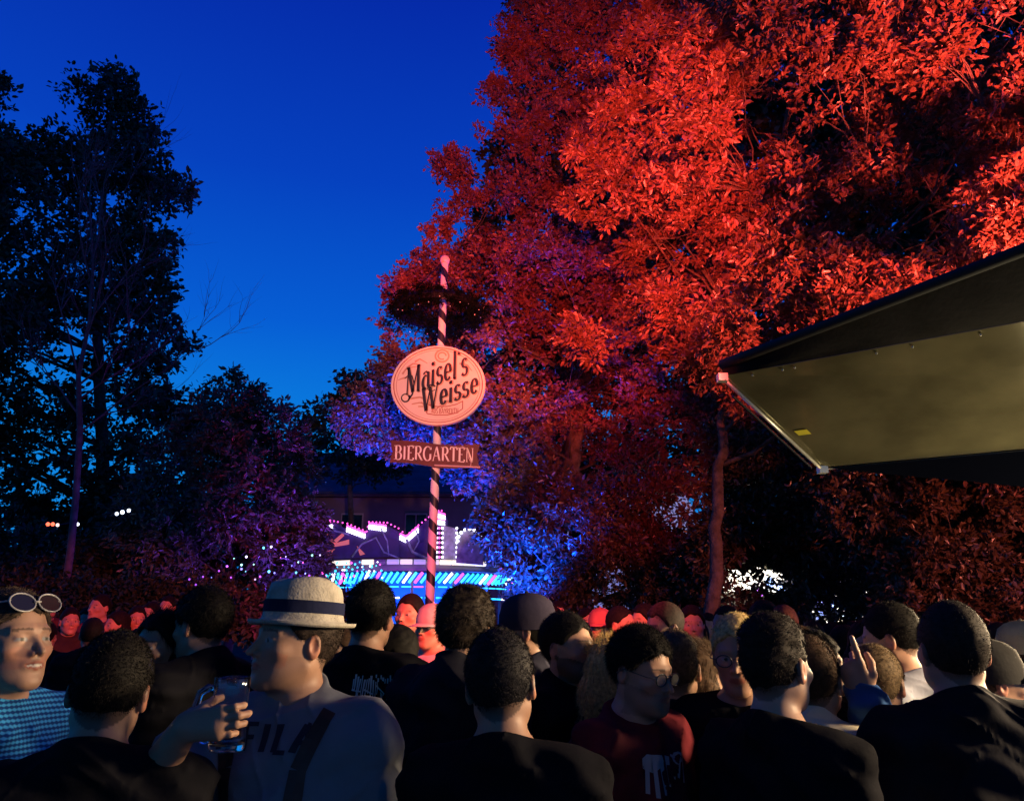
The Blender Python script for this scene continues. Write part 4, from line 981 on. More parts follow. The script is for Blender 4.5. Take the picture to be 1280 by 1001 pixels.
    flat(sw_, 'lettering_swirl', ink, -.0585)
    flat(curve(arc(4*px, 38*px, 8.5*px, 8*px, 0, 360, 22), 1.1*px), 'crest_ring', gold, -.0565)
    flat(curve(arc(4*px, 38*px, 5*px, 4.6*px, 0, 300, 14), 1.0*px), 'crest', gold, -.0565)
    for (x0, z0, x1, z1, x2, z2) in ((-40, 22, -32, 28, -22, 26), (-30, 30, -24, 34, -14, 28), (-38, 10, -46, 8, -50, 6), (26, 28, 36, 26, 42, 18), (-45, 14, -40, 22, -26, 24)):
        flat(curve([(x0*px, z0*px), (x1*px, z1*px), (x2*px, z2*px)], 1.3*px, .4*px), 'flourish', gold, -.0565)
    rg2 = random.Random(3)
    for i in range(26):
        t = i/25; x = 2+38*t; z = -27+16*t+rg2.uniform(-3, 3); a = rg2.uniform(-.4, 1.2); flat(curve([((x-3*math.cos(a))*px, (z-3*math.sin(a))*px), (x*px, z*px), ((x+3*math.cos(a))*px, (z+3*math.sin(a))*px)], 1.0*px, .2*px), 'barley_grain', gold, -.0564-.00003*i)
    flat(curve([(-34*px, -18*px), (-22*px, -16*px), (-12*px, -20*px), (-8*px, -27*px), (-22*px, -23*px), (-32*px, -25*px)], 1.2*px, .8*px), 'scroll', gold, -.0562)
    flat(curve([(-20*px, -22*px), (-16*px, -28*px), (-24*px, -28*px)], .8*px), 'scroll', gold, -.0561)
    rb = [(-13, -25), (-2, -28), (12, -28), (24, -25), (31, -21), (31, -31), (24, -36), (12, -39), (-2, -39), (-13, -37)]
    flat(curve([(x*px, z*px) for x, z in rb+[rb[0]]], .5*px), 'ribbon', rim, -.0575)
    P_, W = glyph_polys('AUS BAYREUTH', .17, .07, .05, cond=.62); flat([[(x, z+.16*(x*.5)**2*.4) for x, z in pl] for pl in P_], 'ribbon_lettering', rim, -.058, 9*px, -37.3*px, 6.6*px)
    q = MB()
    for dz in (-.3, .25): q.box((c.x+.0, SY-.03, c.z+dz), (.24, .24, .05))
    q.build('bracket', DARK, sg)
    # BIERGARTEN board
    tl, tr, br_, bl = [at(x, y, SY-.14) for x, y in ((488, 552), (600, 556), (599, 584), (487, 579))]; cc = (tl+br_)/2
    bg_ = thing('name_board', 'dark red board with pale serif lettering below the oval sign', 'sign', tuple(cc))
    q = MB(); n = 16; vs = []
    for y in (SY-.16, SY-.12):
        for i in range(n+1):
            t = i/n; wv = .03*math.sin(t*math.pi*2+.5); a = tl.lerp(tr, t); b_ = bl.lerp(br_, t); ins = .05*(1 if i in (0, n) else 0)
            vs += [(a.x, y, a.z+wv), ((a.x+b_.x)/2+(ins if i == 0 else -ins), y, (a.z+b_.z)/2+wv*.5), (b_.x, y, b_.z+wv-.02*math.sin(t*math.pi))]
    m3 = 3*(n+1); fs = []
    for i in range(n):
        for j in range(2):
            a = i*3+j; fs += [(a, a+1, a+4, a+3), (m3+a, m3+a+3, m3+a+4, m3+a+1)]
        fs += [(i*3, i*3+3, m3+i*3+3, m3+i*3), (i*3+2, m3+i*3+2, m3+i*3+5, i*3+5)]
    fs += [(0, m3, m3+1, 1), (1, m3+1, m3+2, 2), (n*3, n*3+1, m3+n*3+1, m3+n*3), (n*3+1, n*3+2, m3+n*3+2, m3+n*3+1)]
    q.add(vs, fs); q.build('board', mat('board_paint', (.10, .012, .012), .5, noise_=(5, .3)), bg_)
    P_, W = glyph_polys('BIERGARTEN', .16, .05, .085, cond=.74); h = 17.5*px; sl = (tr.z-tl.z)/(tr.x-tl.x); q = MB(); s = (98*px)/W
    for pl in P_: q.add([Vector((cc.x+x*s, SY-.166, cc.z-h*.47+z*h+x*s*sl)) for x, z in pl], [tuple(range(len(pl)))])
    q.build('lettering', mat('letter_cream', (.8, .72, .6), .5), bg_)
    q = MB(); q.tube([(br_.x+.02, SY-.15, br_.z), ((bl.x+br_.x)/2-.0, SY-.15, (bl.z+br_.z)/2+.0)], .018, 6); q.build('lit_edge', mat('lit_edge_tone', (.6, .4, .35), .5), bg_)  # pale strip standing for light caught on the board's lower edge
    q = MB(); q.tube([at(x, y, SY-.19) for x, y in ((577, 557), (583, 561), (586, 567), (586, 573), (589, 578), (588, 583))], .008, 5); q.build('cable', mat('cable', (.6, .4, .35), .5), bg_)
signpole()
# ------------------------------------------------------------------ lifted flap of the drinks stand
def stand():
    zA, zB = 3.0, 2.62
    A0 = atz(903, 470, zA); A1 = atz(1280, 402, zA); B0 = atz(1028, 585, zB); d = (A1-A0).normalized(); d2 = (atz(1280, 562, zB)-B0).normalized()
    L = 3.4; A2 = A0+d*L; B2 = B0+d2*(L+.2)
    root = thing('drinks_stand', 'drinks stand at the right with its glossy underside flap lifted', 'stand', (B0.x+1.2, B0.y, 0))
    olive = bpy.data.materials.new('glossy_panel'); olive.use_nodes = True; bs = olive.node_tree.nodes['Principled BSDF']
    bs.inputs['Base Color'].default_value = (.17, .145, .05, 1); bs.inputs['Roughness'].default_value = .16; bs.inputs['Specular IOR Level'].default_value = .9
    olive = mat('glossy_panel', (.18, .16, .085), .15, .9, metal=.5, noise_=(2.4, .4))  # noise mottles the base colour in place of blurred crowd reflections
    up = (B0-A0).cross(d).normalized()
    if up.z < 0: up = -up
    def slab(P_, th, nm, m_, dirn=up):
        q = MB(); n = len(P_); vs = list(P_)+[p+dirn*th for p in P_]; q.add(vs, [tuple(range(n)), tuple(range(2*n-1, n-1, -1))]+[(k, (k+1) % n, (k+1) % n+n, k+n) for k in range(n)]); return q.build(nm, m_, root)
    slab([A0, A2, B2, B0], .03, 'flap', olive)
    alu = mat('aluminium', (.75, .72, .62), .3, metal=.6)
    q = MB(); q.tube([A0-up*.012, B0-up*.012], .010, 8); q.tube([B0-up*.01, B2-up*.01], .006, 8); q.build('edge_trim', alu, root, True)
    for P_ in (A0, B0):
        q = MB(); q.box(P_-up*.012, (.05, .05, .04)); q.build('corner_cap', alu, root)
    q = MB(); e = (B0-A0); q.tube([A0+e*.12-up*.03+Vector((-.015, 0, -.02)), A0+e*.9-up*.03+Vector((-.015, 0, -.02))], .008, 6); q.build('gas_strut', DARK, root)
    st = MB(); p = A0+e*.58+d*.06-up*.004; st.add([p, p+d*.07, p+d*.07+e*.05, p+e*.05], [(0, 1, 2, 3)]); st.build('sticker', mat('yellow_sticker', (.7, .6, .05), .5), root)
    for t in (.12, .25, .3, .62, .75, .98, 1.15, 1.22, 1.4):
        q = MB(); q.sphere(A0+d*t*1.2+e*.03-up*.006, .006, 8, 5); q.build('rivet', alu, root, True)
    # dark awning fabric above the flap
    T1 = atz(1280, 316, 3.15); dT = (T1-(A0+Vector((0, 0, .05)))); T2 = A0+Vector((0, 0, .05))+dT*1.45
    n = 24; m2 = 6; vs = []; fs = []; rgg = random.Random(1)
    Ta = A0+Vector((0, 0, .05)); Aa = A0+d*.01-up*.006-(B0-A0).normalized()*.01; Ab = A2-up*.006-(B0-A0).normalized()*.01
    for i in range(n+1):
        t = i/n; a = Ta.lerp(T2, t); b_ = Aa.lerp(Ab, t)
        for j in range(m2+1):
            s = j/m2; p = a.lerp(b_, s); p = p+Vector((0, 0, -.05*t*math.sin(math.pi*s)+.012*math.sin(t*19+s*5)*math.sin(math.pi*s))); vs.append(p)
    for i in range(n):
        for j in range(m2): fs.append((i*(m2+1)+j, i*(m2+1)+j+1, (i+1)*(m2+1)+j+1, (i+1)*(m2+1)+j))
    k = len(vs); vs2 = vs+[v+Vector((0, 0, .012)) for v in vs]; fs2 = fs+[tuple(x+k for x in f[::-1]) for f in fs]
    q = MB(); q.add(vs2, fs2); q.build('awning', mat('awning_fabric', (.010, .009, .009), .8, .12, noise_=(6, .4), bump=(40, .3, .01)), root, True)
    q = MB(); q.tube([Ta.lerp(T2, i/10)+Vector((0, 0, .012)) for i in range(11)], .028, 8); q.build('awning_roll', mat('awning_roll', (.008, .008, .008), .7), root, True)
    # body below the flap: dark fascia and the stand walls
    navy = mat('stand_panel', (.003, .004, .009), .8, .1)
    F0 = B0+d2*.04+Vector((0, 0, -.01)); F2 = B2+Vector((0, 0, -.01)); dn = Vector((0, 0, -1))
    nrm_ = Vector((d2.y, -d2.x, 0)).normalized()
    if nrm_.y < 0: nrm_ = -nrm_
    back = nrm_*2.0
    q = MB(); G0 = F0+d2*.0+nrm_*1.1+d2*1.4+Vector((0, 0, -.02)); P_ = [F0, F2, F2+nrm_*1.1, G0]
    vs = P_+[p+Vector((0, 0, .06)) for p in P_]; q.add(vs, [(0, 1, 2, 3), (7, 6, 5, 4), (0, 4, 5, 1), (1, 5, 6, 2), (2, 6, 7, 3), (3, 7, 4, 0)]); q.build('roof', navy, root)
    VL = B0+d2*.06-nrm_*.012; V2 = B2-nrm_*.012+Vector((0, 0, -.004)); q = MB(); vs = []
    for i in range(13):
        t = i/12; a = VL.lerp(V2, t); wv_ = nrm_*(.012*math.sin(t*23)); vs += [a+Vector((0, 0, -.006)), a+Vector((0, 0, -.01-.72*t))+wv_]
    k_ = len(vs); vs += [v+nrm_*.006 for v in vs]; fs = [(2*i, 2*i+1, 2*i+3, 2*i+2) for i in range(12)]; q.add(vs, fs+[tuple(x+k_ for x in f[::-1]) for f in fs]); q.build('valance', navy, root, True)
    c = B0+d2*2.9+nrm_*.55; ang = math.atan2(d2.y, d2.x)
    q = MB(); q.box((c.x, c.y, .55), (1.6, .9, 1.1), ang); q.build('counter', navy, root)
    q = MB(); c3 = c+nrm_*.5; q.box((c3.x, c3.y, 1.3), (1.6, .05, 2.6), ang); q.build('back_wall', mat('stand_wall', (.5, .45, .35), .6), root)
    return A0, B0, d, d2
A0, B0, dA, dB = stand()
# ------------------------------------------------------------------ people
BLK = (.006, .006, .008); DK = (.006, .005, .004); BR = (.05, .028, .015)
def check_mat():
    m = mat('check_shirt', (.02, .12, .35), .85, .15, bump=(38, .3, .01)); nt = m.node_tree; b = nt.nodes['Principled BSDF']
    tc = nt.nodes.new('ShaderNodeTexCoord'); out = []
    for ax_, sc_ in (('Z', 80), ('X', 80)):
        w_ = nt.nodes.new('ShaderNodeTexWave'); w_.bands_direction = ax_; w_.inputs['Scale'].default_value = 28; w_.inputs['Distortion'].default_value = .4; nt.links.new(tc.outputs['Object'], w_.inputs['Vector']); out.append(w_)
    ma = nt.nodes.new('ShaderNodeMath'); ma.operation = 'MULTIPLY_ADD'; nt.links.new(out[0].outputs['Fac'], ma.inputs[0]); ma.inputs[1].default_value = .65; mm = nt.nodes.new('ShaderNodeMath'); mm.operation = 'MULTIPLY'; nt.links.new(out[1].outputs['Fac'], mm.inputs[0]); mm.inputs[1].default_value = .35; nt.links.new(mm.outputs[0], ma.inputs[2])
    rp = nt.nodes.new('ShaderNodeValToRGB'); rp.color_ramp.elements[0].position = .35; rp.color_ramp.elements[1].position = .75; rp.color_ramp.elements[0].color = (.008, .05, .2, 1); rp.color_ramp.elements[1].color = (.05, .36, .75, 1)
    nt.links.new(ma.outputs[0], rp.inputs[0]); nt.links.new(rp.outputs[0], b.inputs['Base Color']); return m
def head_obj(p, mb, name, m, parent=None, smooth=True):
    """mb in head space -> follows the head's turn"""
    Rm = Matrix(p['Rm'].tolist()); pv = Vector(PIV.tolist())
    mb.v = [tuple(Rm @ (Vector(v)-pv)+pv) for v in mb.v]
    return mb.build(name, m, parent or p['root'], smooth, world=False)
FR_M = mat('frame_metal', (.05, .05, .05), .3, metal=.5); LENS = mat('lens', (.9, .9, .9), .05, .5, trans=.95, ior=1.2)
def glasses(p, dark=False):
    f = MB(); l = MB()
    for s in (-1, 1):
        c = [(s*.034+.024*math.cos(a), .103-.35*abs(s*.034+.024*math.cos(a))**1.6, 1.659+.018*math.sin(a)) for a in [k*math.pi/10 for k in range(21)]]
        f.tube(c, .0022, 6, False); l.add(c[:-1], [tuple(range(20))])
        f.tube([(s*.058, .0985, 1.664), (s*.078, .08, 1.664), (s*.084, -.005, 1.668), (s*.084, -.03, 1.65)], .0016, 5)
    f.tube([(-.011, .104, 1.664), (0, .106, 1.666), (.011, .104, 1.664)], .0013, 5)
    fo = head_obj(p, f, 'glasses', FR_M); head_obj(p, l, 'lens', LENS, fo)
def cap(p, col, brim=0.09, back=False):
    m = cloth(col); q = MB(); n = 28
    q.lathe([(1.0, -.028), (1.015, 0), (1.0, .03), (.86, .075), (.6, .098), (.3, .109), (.01, .112)], (0, -.014, 1.69), n, .089, .112); o = head_obj(p, q, 'cap', m)
    s = -1 if back else 1; b = MB(); vs = []; N = 12
    for i in range(N+1):
        a = math.pi*(i/N); x = .075*math.cos(a); y0 = .014*s*0+s*(.075+.02*math.sin(a))-.01; y1 = y0+s*brim*math.sin(a)**.6; z = 1.668+.012*math.sin(a)
        vs += [(x, y0, z+.01), (x, y1, z-.008*math.sin(a)), (x, y0, z+.006), (x, y1, z-.012*math.sin(a))]
    fs = []
    for i in range(N):
        a = i*4; c = a+4; fs += [(a, a+1, c+1, c), (a+2, c+2, c+3, a+3), (a+1, a+3, c+3, c+1)]
    b.add(vs, fs); head_obj(p, b, 'brim', m, o)
    t = MB(); t.sphere((0, -.014, 1.803), .007, 8, 5); head_obj(p, t, 'button', m, o)
def hat(p):
    straw = mat('hat_straw', (.34, .31, .25), .85, .2, noise_=(30, .25), bump=(160, .6, .004)); q = MB(); N = 48; vs = []
    prof = [(1.34, -.006, 1), (1.31, -.012, 1), (1.2, -.010, 1), (1.04, -.002, 1), (1.0, .010, 0), (.985, .036, 0), (.95, .066, 0), (.90, .086, 0), (.80, .093, 0), (.6, .088, 0), (.3, .082, 0), (.01, .08, 0)]
    for r, z, br_ in prof:
        for k in range(N):
            a = k*2*math.pi/N; x = math.cos(a); y = math.sin(a)
            dz = (.002*max(0, y)**2+.006*max(0, -y)-.006*abs(x))*((r-1)/.6) if br_ else (.010*math.cos(2*a)+.006*y)*(z/.093)
            pin = 1-.10*(z/.093)*(max(0, y)**2) if not br_ else 1
            vs.append((x*.081*r*pin, -.012+y*.104*r, 1.715+z+dz))
    q.add(vs, [(i*N+k, i*N+(k+1) % N, (i+1)*N+(k+1) % N, (i+1)*N+k) for i in range(len(prof)-1) for k in range(N)])
    k0 = len(vs); vs2 = [(x, y, z-.004) for x, y, z in vs[:5*N]]; q.add(vs2, [(i*N+k, (i+1)*N+k, (i+1)*N+(k+1) % N, i*N+(k+1) % N) for i in range(4) for k in range(N)]); q.add([vs[k] for k in range(N)]+vs2[:N], [(k, (k+1) % N, N+(k+1) % N, N+k) for k in range(N)])
    o = head_obj(p, q, 'hat', straw)
    b = MB(); b.lathe([(1.012, .014), (1.008, .044)], (0, -.012, 1.715), N, .081, .104); head_obj(p, b, 'hat_band', cloth((.012, .015, .04)), o)
# ---- foreground
p1 = make_person('smiling man in blue checked shirt with white framed sunglasses pushed up on his head', 26, 737, 2.02, -112, hr=0, hp=4, hair='short', hc=(.05, .035, .025), skin=(.36, .21, .14), shirt='collar', sc=check_mat(), P={'smile': .35, 'nose': 1.1, 'jaw': 1.05}, bulk=1.1)
f = MB(); l = MB()
for s in (-1, 1):
    c = [(s*.036+.032*math.cos(a), .082-.3*abs(s*.036+.028*math.cos(a))**1.5+.010*math.sin(a)*-1, 1.748+.022*math.sin(a)) for a in [k*math.pi/10 for k in range(21)]]
    f.tube(c, .0022, 6, False); l.add(c[:-1], [tuple(range(20))]); f.tube([(s*.062, .075, 1.752), (s*.084, .045, 1.748), (s*.09, -.02, 1.70)], .0028, 6)
f.tube([(-.009, .083, 1.750), (.009, .083, 1.750)], .003, 6)
fo = head_obj(p1, f, 'sunglasses', mat('white_plastic', (.22, .22, .22), .3)); head_obj(p1, l, 'lens', DARK, fo)
p2 = make_person('dark haired woman in the shadow facing the camera, left of the hat', 206, 766, 3.0, 172, hy=-12, hair='long', hc=DK, shirt='jacket', sc=BLK, P={'fem': 1, 'jaw': .92})
p3 = make_person('broad man in black t-shirt seen from behind at the lower left', 138, 790, 1.76, 14, hr=5, hp=-8, hair='short', hc=DK, shirt='tee', sc=BLK, bulk=1.08, neckz=1.49)
p4 = make_person('man in dark jacket turned away left, just left of the hat', 262, 735, 2.95, 62, hp=-8, hair='med', hc=DK, shirt='jacket', sc=BLK)
W5 = at(276, 900, 1.72)
mugc = at(287, 891, 1.74)
palmdir = Vector((.25, .95, .0))
p5 = make_person('man in straw hat and grey printed t-shirt with braces, holding a glass mug', 374, 738, 2.06, 168, hy=-38, hp=3, hair='short', hc=(.03, .02, .015), shirt='tee', sc=cloth((.15, .165, .19), big=.1), P={'belly': .05, 'jaw': 1.12, 'stubble': .12, 'nose': 1.1}, bulk=1.2, neckz=1.495,
    arms=({'wrist': mugc+Vector((-.075, -.035, -.022)), 'dir': (1, -.18, .12), 'palm': (.3, 1, .05), 'hint': (.9, -.2, -1), 'curls': [(10, 55, 38), (10, 55, 38), (12, 56, 40), (16, 56, 42)], 'spread': .3, 'hs': .84,
           'thumb': [(.022, .004, .022), (.040, .016, .042), (.050, .034, .055), (.052, .052, .062)]}, 'down'))
hat(p5)
P_, W = glyph_polys('FILA', .2, .17, 0, seg=.12, gap=.06)
sx_ = .19/W
project(p5, [[(-(x*sx_)-.028, 1.425+z*.056) for x, z in pl] for pl in P_], 'lettering', mat('print_navy', (.006, .008, .02), .7), 1, .0035)
def strap(p, pts, wd, name, m, side=1, off=.004):
    polys = []
    for a, b in zip(pts, pts[1:]):
        n = 8; a = Vector(a); b = Vector(b); t = (b-a).normalized(); nn = Vector((-t.y, t.x))*wd/2
        for i in range(n):
            u, v = a.lerp(b, i/n), a.lerp(b, (i+1)/n)
            for s in (-1, 0):
                polys.append([tuple(u+nn*s), tuple(u+nn*(s+1)), tuple(v+nn*(s+1)), tuple(v+nn*s)])
    return project(p, polys, name, m, side, off)
LEA = mat('leather', (.035, .016, .010), .6, noise_=(12, .3))
for s in (-1, 1):
    strap(p5, [(s*.13, 1.51), (s*.088, 1.39), (s*.08, 1.2), (s*.08, 1.0)], .036, 'brace', LEA); strap(p5, [(s*.115, 1.49), (s*.10, 1.3), (s*.03, 1.1)], .036, 'brace', LEA, -1)
strap(p5, [(-.13, 1.27), (.13, 1.27)], .03, 'chest_strap', LEA, 1, .005) if False else None
strap(p5, [(-.118, 1.19), (-.118, 1.175)], .03, 'buckle', mat('buckle', (.7, .68, .6), .25, metal=.8), 1, .007)
# mug
def mug():
    glass = mat('glass', (1, 1, 1), .03, .5, trans=1.0, ior=1.45); r = .037; H = .145
    root = thing('beer_mug', 'nearly empty glass beer mug held up by the man in the straw hat', 'mug', tuple(mugc-Vector((0, 0, H/2))))
    b = Vector(root.location); N = 40; q = MB(); vs = []
    prof = [(.001, 0), (.9, 0), (1.0, .008), (1.0, .05), (.98, .10), (.99, .135), (1.0, .163), (.97, .165), (.93, .160), (.90, .10), (.90, .03), (.8, .014), (.001, .014)]
    for rr, z in prof:
        z *= H/.165
        for k in range(N):
            a = k*2*math.pi/N; dm = 1-.035*(abs(math.sin(a*5))**3)*(.5+.5*math.sin((z-.01)*95)) if .02 < z < .14 and rr > .95 else 1
            vs.append(b+Vector((r*rr*dm*math.cos(a), r*rr*dm*math.sin(a), z)))
    q.add(vs, [(i*N+k, i*N+(k+1) % N, (i+1)*N+(k+1) % N, (i+1)*N+k) for i in range(len(prof)-1) for k in range(N)]); q.build('body', glass, root, True)
    q = MB(); q.tube([b+Vector((-r-x*.85, .0, z*H/.165)) for x, z in ((-.006, .135), (.015, .14), (.034, .128), (.042, .10), (.042, .06), (.034, .034), (.015, .022), (-.006, .026))], .008, 10); q.build('handle', glass, root, True)
mug()
p6 = make_person('man with dark hair seen from behind in black t-shirt with pale jagged print', 462, 727, 3.1, -14, hr=5, hair='med', hc=DK, shirt='tee', sc=BLK, bulk=1.05)
rg = random.Random(6); polys = []
def quadline(a, b, w0, w1):
    a = Vector(a); b = Vector(b); t = (b-a).normalized(); nn = Vector((-t.y, t.x)); return [tuple(a+nn*w0), tuple(a-nn*w0), tuple(b-nn*w1), tuple(b+nn*w1)]
for i, ch in enumerate(('M', 'E', 'M', 'O', 'R', 'S', 'B')[:6]):     # illegible jagged band lettering
    x = -.10+i*.05
    for k in range(5):
        xx = x+k*.010; polys.append(quadline((xx, 1.385-rg.uniform(0, .02)), (xx+rg.uniform(-.006, .006), 1.31+rg.uniform(-.02, .015)), rg.uniform(.002, .005), .0012))
    polys.append(quadline((x, 1.36-rg.uniform(0, .03)), (x+.04, 1.35-rg.uniform(0, .03)), .003, .002))
def blob(cx, cz, rx, rz_, n=12, j=.25): return [(cx+rx*math.cos(a)*(1+rg.uniform(-j, j)), cz+rz_*math.sin(a)*(1+rg.uniform(-j, j))) for a in [k*2*math.pi/n for k in range(n)]]
for k in range(26):
    t = k/25; polys.append(quadline((-.07+.05*math.sin(t*3)+rg.uniform(-.03, .03), 1.32-.2*t), (-.05+.03*math.sin(t*3)+rg.uniform(-.03, .03), 1.27-.2*t), rg.uniform(.002, .007), .001))
polys += [blob(.0, 1.27, .022, .024), blob(-.03, 1.22, .02, .035)]
project(p6, [[(x*.8+.09, z+.085) for x, z in pl] for pl in polys], 'print', mat('print_pale', (.55, .55, .48), .7), -1, .003)
pb = make_person('man whose warm lit face shows just behind the straw hat brim', 430, 783, 3.7, 140, hair='short', hc=BR, shirt='tee', sc=BLK, P={'stubble': .4})
make_person('short haired man lit pink beside the pole, facing the camera', 513, 742, 5.2, 158, hair='short', hc=DK, shirt='tee', sc=(.02, .02, .03))
p7 = make_person('man in pale cap and pink lit light t-shirt at the foot of the pole', 540, 757, 4.8, 150, hair='short', hc=BR, shirt='tee', sc=(.45, .4, .4)); cap(p7, (.35, .3, .3))
make_person('dark haired woman in profile between the printed shirt and the pole', 492, 782, 3.7, 95, hair='long', hc=DK, shirt='jacket', sc=BLK, P={'fem': 1})
p8 = make_person('tall curly haired man seen from behind in front of the ride, wearing an earring', 578, 735, 2.8, -28, hp=-6, hr=4, hair='curly', hc=(.02, .014, .01), shirt='hoodie', sc=(.012, .012, .018))
e_ = MB(); e_.tube([(.088+.007*math.cos(a)*0, -.01+.007*math.cos(a), 1.612+.007*math.sin(a)) for a in [k*math.pi/6 for k in range(13)]], .0012, 5, False); head_obj(p8, e_, 'earring', mat('silver', (.8, .8, .8), .2, metal=1))
p9 = make_person('man in dark cap turned left, standing right of the curly haired man', 657, 746, 3.2, 84, hp=-2, hair='buzz', hc=DK, shirt='jacket', sc=(.03, .03, .045)); cap(p9, (.03, .025, .04), .1)
make_person('pink haired woman low between the curly head and the dark cap', 622, 787, 4.4, 10, hair='long', hc=(.3, .03, .08), shirt='jacket', sc=BLK, P={'fem': 1})
p10 = make_person('man with cropped dark hair and black t-shirt, closest back view at bottom centre', 632, 787, 1.9, -8, hr=-5, hp=-4, hair='short', hc=(.012, .011, .013), shirt='tee', sc=BLK, bulk=1.02)
p11 = make_person('bearded dark haired man in black jacket gazing to the right', 709, 765, 2.95, -125, hair='short', hc=DK, shirt='jacket', sc=BLK, P={'beard': .72, 'jaw': 1.05}, neckz=1.5)
p12 = make_person('woman with straight blond streaked hair seen from behind', 762, 799, 2.85, -18, hair='long', hc=(.5, .34, .13), shirt='jacket', sc=(.025, .028, .035), P={'fem': 1, 'hairlen': .13})
p13 = make_person('bespectacled dark haired man in maroon printed sweatshirt looking down right', 790, 783, 2.46, -136, hp=-12, hair='med', hc=DK, shirt='henley', sc=(.11, .015, .02), P={'beard': .3}, bulk=1.08); glasses(p13)
polys = []
for i in range(7): polys.append(quadline((-.10+i*.03, 1.25), (-.08+i*.03, 1.17+.02*math.sin(i)), .010, .007))
polys += [blob(.06, 1.24, .045, .025), blob(-.07, 1.235, .035, .02)]
for i in range(10): polys.append(quadline((-.13+i*.028, 1.12), (-.12+i*.028, 1.03), .004, .002))
project(p13, [[(x, z+.17) for x, z in pl] for pl in polys], 'print', mat('print_grey', (.4, .36, .33), .7), 1, .003)
p14 = make_person('short haired man in navy shirt seen from behind, right of the maroon sweatshirt', 843, 790, 2.75, -14, hair='fade', hc=(.09, .06, .035), shirt='tee', sc=(.012, .015, .02), bulk=1.05)
p14b = make_person('long haired woman with bare arm behind the man in the navy shirt', 876, 803, 3.2, -62, hair='long', hc=(.06, .035, .02), shirt='tank', sc=BLK, P={'fem': 1}); glasses(p14b)
make_person('dark haired man with receding temples leaning left, above the navy shirt', 834, 752, 4.3, 112, hp=-10, hair='short', hc=(.03, .02, .015), shirt='jacket', sc=(.06, .045, .04), P={'thin': 1})
p18 = make_person('blond man with glasses looking down left behind the shaved head', 920, 767, 2.6, 158, hp=-8, hair='short', hc=(.42, .30, .12), shirt='tee', sc=BLK); glasses(p18)
p19 = make_person('young man with faded haircut in black t-shirt, back turned, head to the right', 965, 770, 2.08, -58, hy=10, hair='fade', hc=(.014, .010, .008), shirt='tee', sc=BLK, skin=(.40, .24, .165), bulk=1.0, neckz=1.47)
p20 = make_person('person in cream shirt mostly hidden behind the faded haircut', 1010, 796, 2.35, -30, hair='short', hc=BR, shirt='collar', sc=(.55, .50, .38), sleeve=2, bulk=1.08)
W21 = at(1030, 862, 2.95)
p21 = make_person('woman with long black hair in profile holding a wrapped snack', 1019, 792, 3.15, -88, hair='long', hc=(.006, .005, .006), shirt='jacket', sc=BLK, P={'fem': 1},
    arms=('front', {'wrist': W21+Vector((-.01, 0, -.10)), 'dir': (.1, 0, 1), 'palm': (.4, 1, .1), 'hint': (-.5, -.4, -1), 'curls': [(24, 50, 35)]*4, 'spread': .3}))
def snack():
    c = W21+Vector((.005, .03, .02)); root = thing('wrapped_snack', 'bread roll in crumpled white paper held up by the black haired woman', 'snack', tuple(c)); rg = random.Random(9)
    def lump(r, off, name, m, amp):
        q = MB(); N = 20; M_ = 12; vs = []
        for i in range(M_+1):
            for k in range(N):
                a = k*2*math.pi/N; b = math.pi*i/M_; v = Vector((math.sin(b)*math.cos(a)*r[0], math.sin(b)*math.sin(a)*r[1], -math.cos(b)*r[2]))
                v *= 1+amp*noise.noise(v*45+Vector((3, 1, 2))); vs.append(c+off+v)
        q.add(vs, [(i*N+k, i*N+(k+1) % N, (i+1)*N+(k+1) % N, (i+1)*N+k) for i in range(M_) for k in range(N)]); q.build(name, m, root, True)
    lump((.05, .04, .034), Vector((0, 0, .03)), 'paper', mat('paper', (.7, .68, .6), .7), .5); lump((.036, .03, .05), Vector((.004, -.01, -.02)), 'roll', mat('bread', (.5, .3, .1), .7, noise_=(30, .3)), .2)
snack()
p22b = make_person('man with short brown hair just behind the raised pointing hand', 1092, 806, 2.6, -38, hair='short', hc=(.09, .06, .03), shirt='tee', sc=BLK)
W22 = at(1080, 872, 2.3); d22 = (at(1052, 806, 2.3)-W22).normalized()
p22 = make_person('person in blue denim jacket raising a pointing hand, hidden behind the buzz cut', 1190, 774, 2.62, 22, hair='short', hc=DK, shirt='jacket', sc=(.035, .09, .24),
    arms=('down', {'wrist': W22, 'dir': tuple(d22), 'palm': (.35, .75, .55), 'hint': (.3, .2, -1), 'curls': [(2, 6, 4), (62, 50, 25), (74, 60, 30), (84, 62, 34)], 'spread': 1.2}))
p23 = make_person('man with dark hair in grey long sleeved shirt turned away left', 1119, 753, 3.0, 38, hy=14, hp=-12, hair='short', hc=DK, shirt='henley', sc=(.19, .20, .24))
make_person('woman with dark fringe behind the pointing hand', 1080, 777, 4.0, 165, hair='long', hc=DK, shirt='jacket', sc=BLK, P={'fem': 1})
make_person('brown haired man low beyond the faded haircut, near the stall', 1001, 782, 4.8, -60, hair='short', hc=BR, shirt='tee', sc=BLK)
p24 = make_person('big man with buzz cut and black t-shirt, largest back view on the right', 1180, 751, 2.15, -6, hp=3, hair='buzz', hc=(.016, .012, .010), shirt='tee', sc=(.010, .010, .013), skin=(.35, .20, .135), bulk=1.08, neckz=1.49, P={'jaw': 1.08})
p25 = make_person('man in dark cap and pale blue hooded top at the right edge', 1234, 804, 2.55, -96, hair='buzz', hc=BR, shirt='hoodie', sc=(.30, .36, .50)); cap(p25, (.02, .02, .02), .08)
p26 = make_person('person with yellowish cap cut off by the right edge', 1272, 780, 3.4, 30, hair='med', hc=BR, shirt='jacket', sc=BLK); cap(p26, (.4, .3, .14), .06)
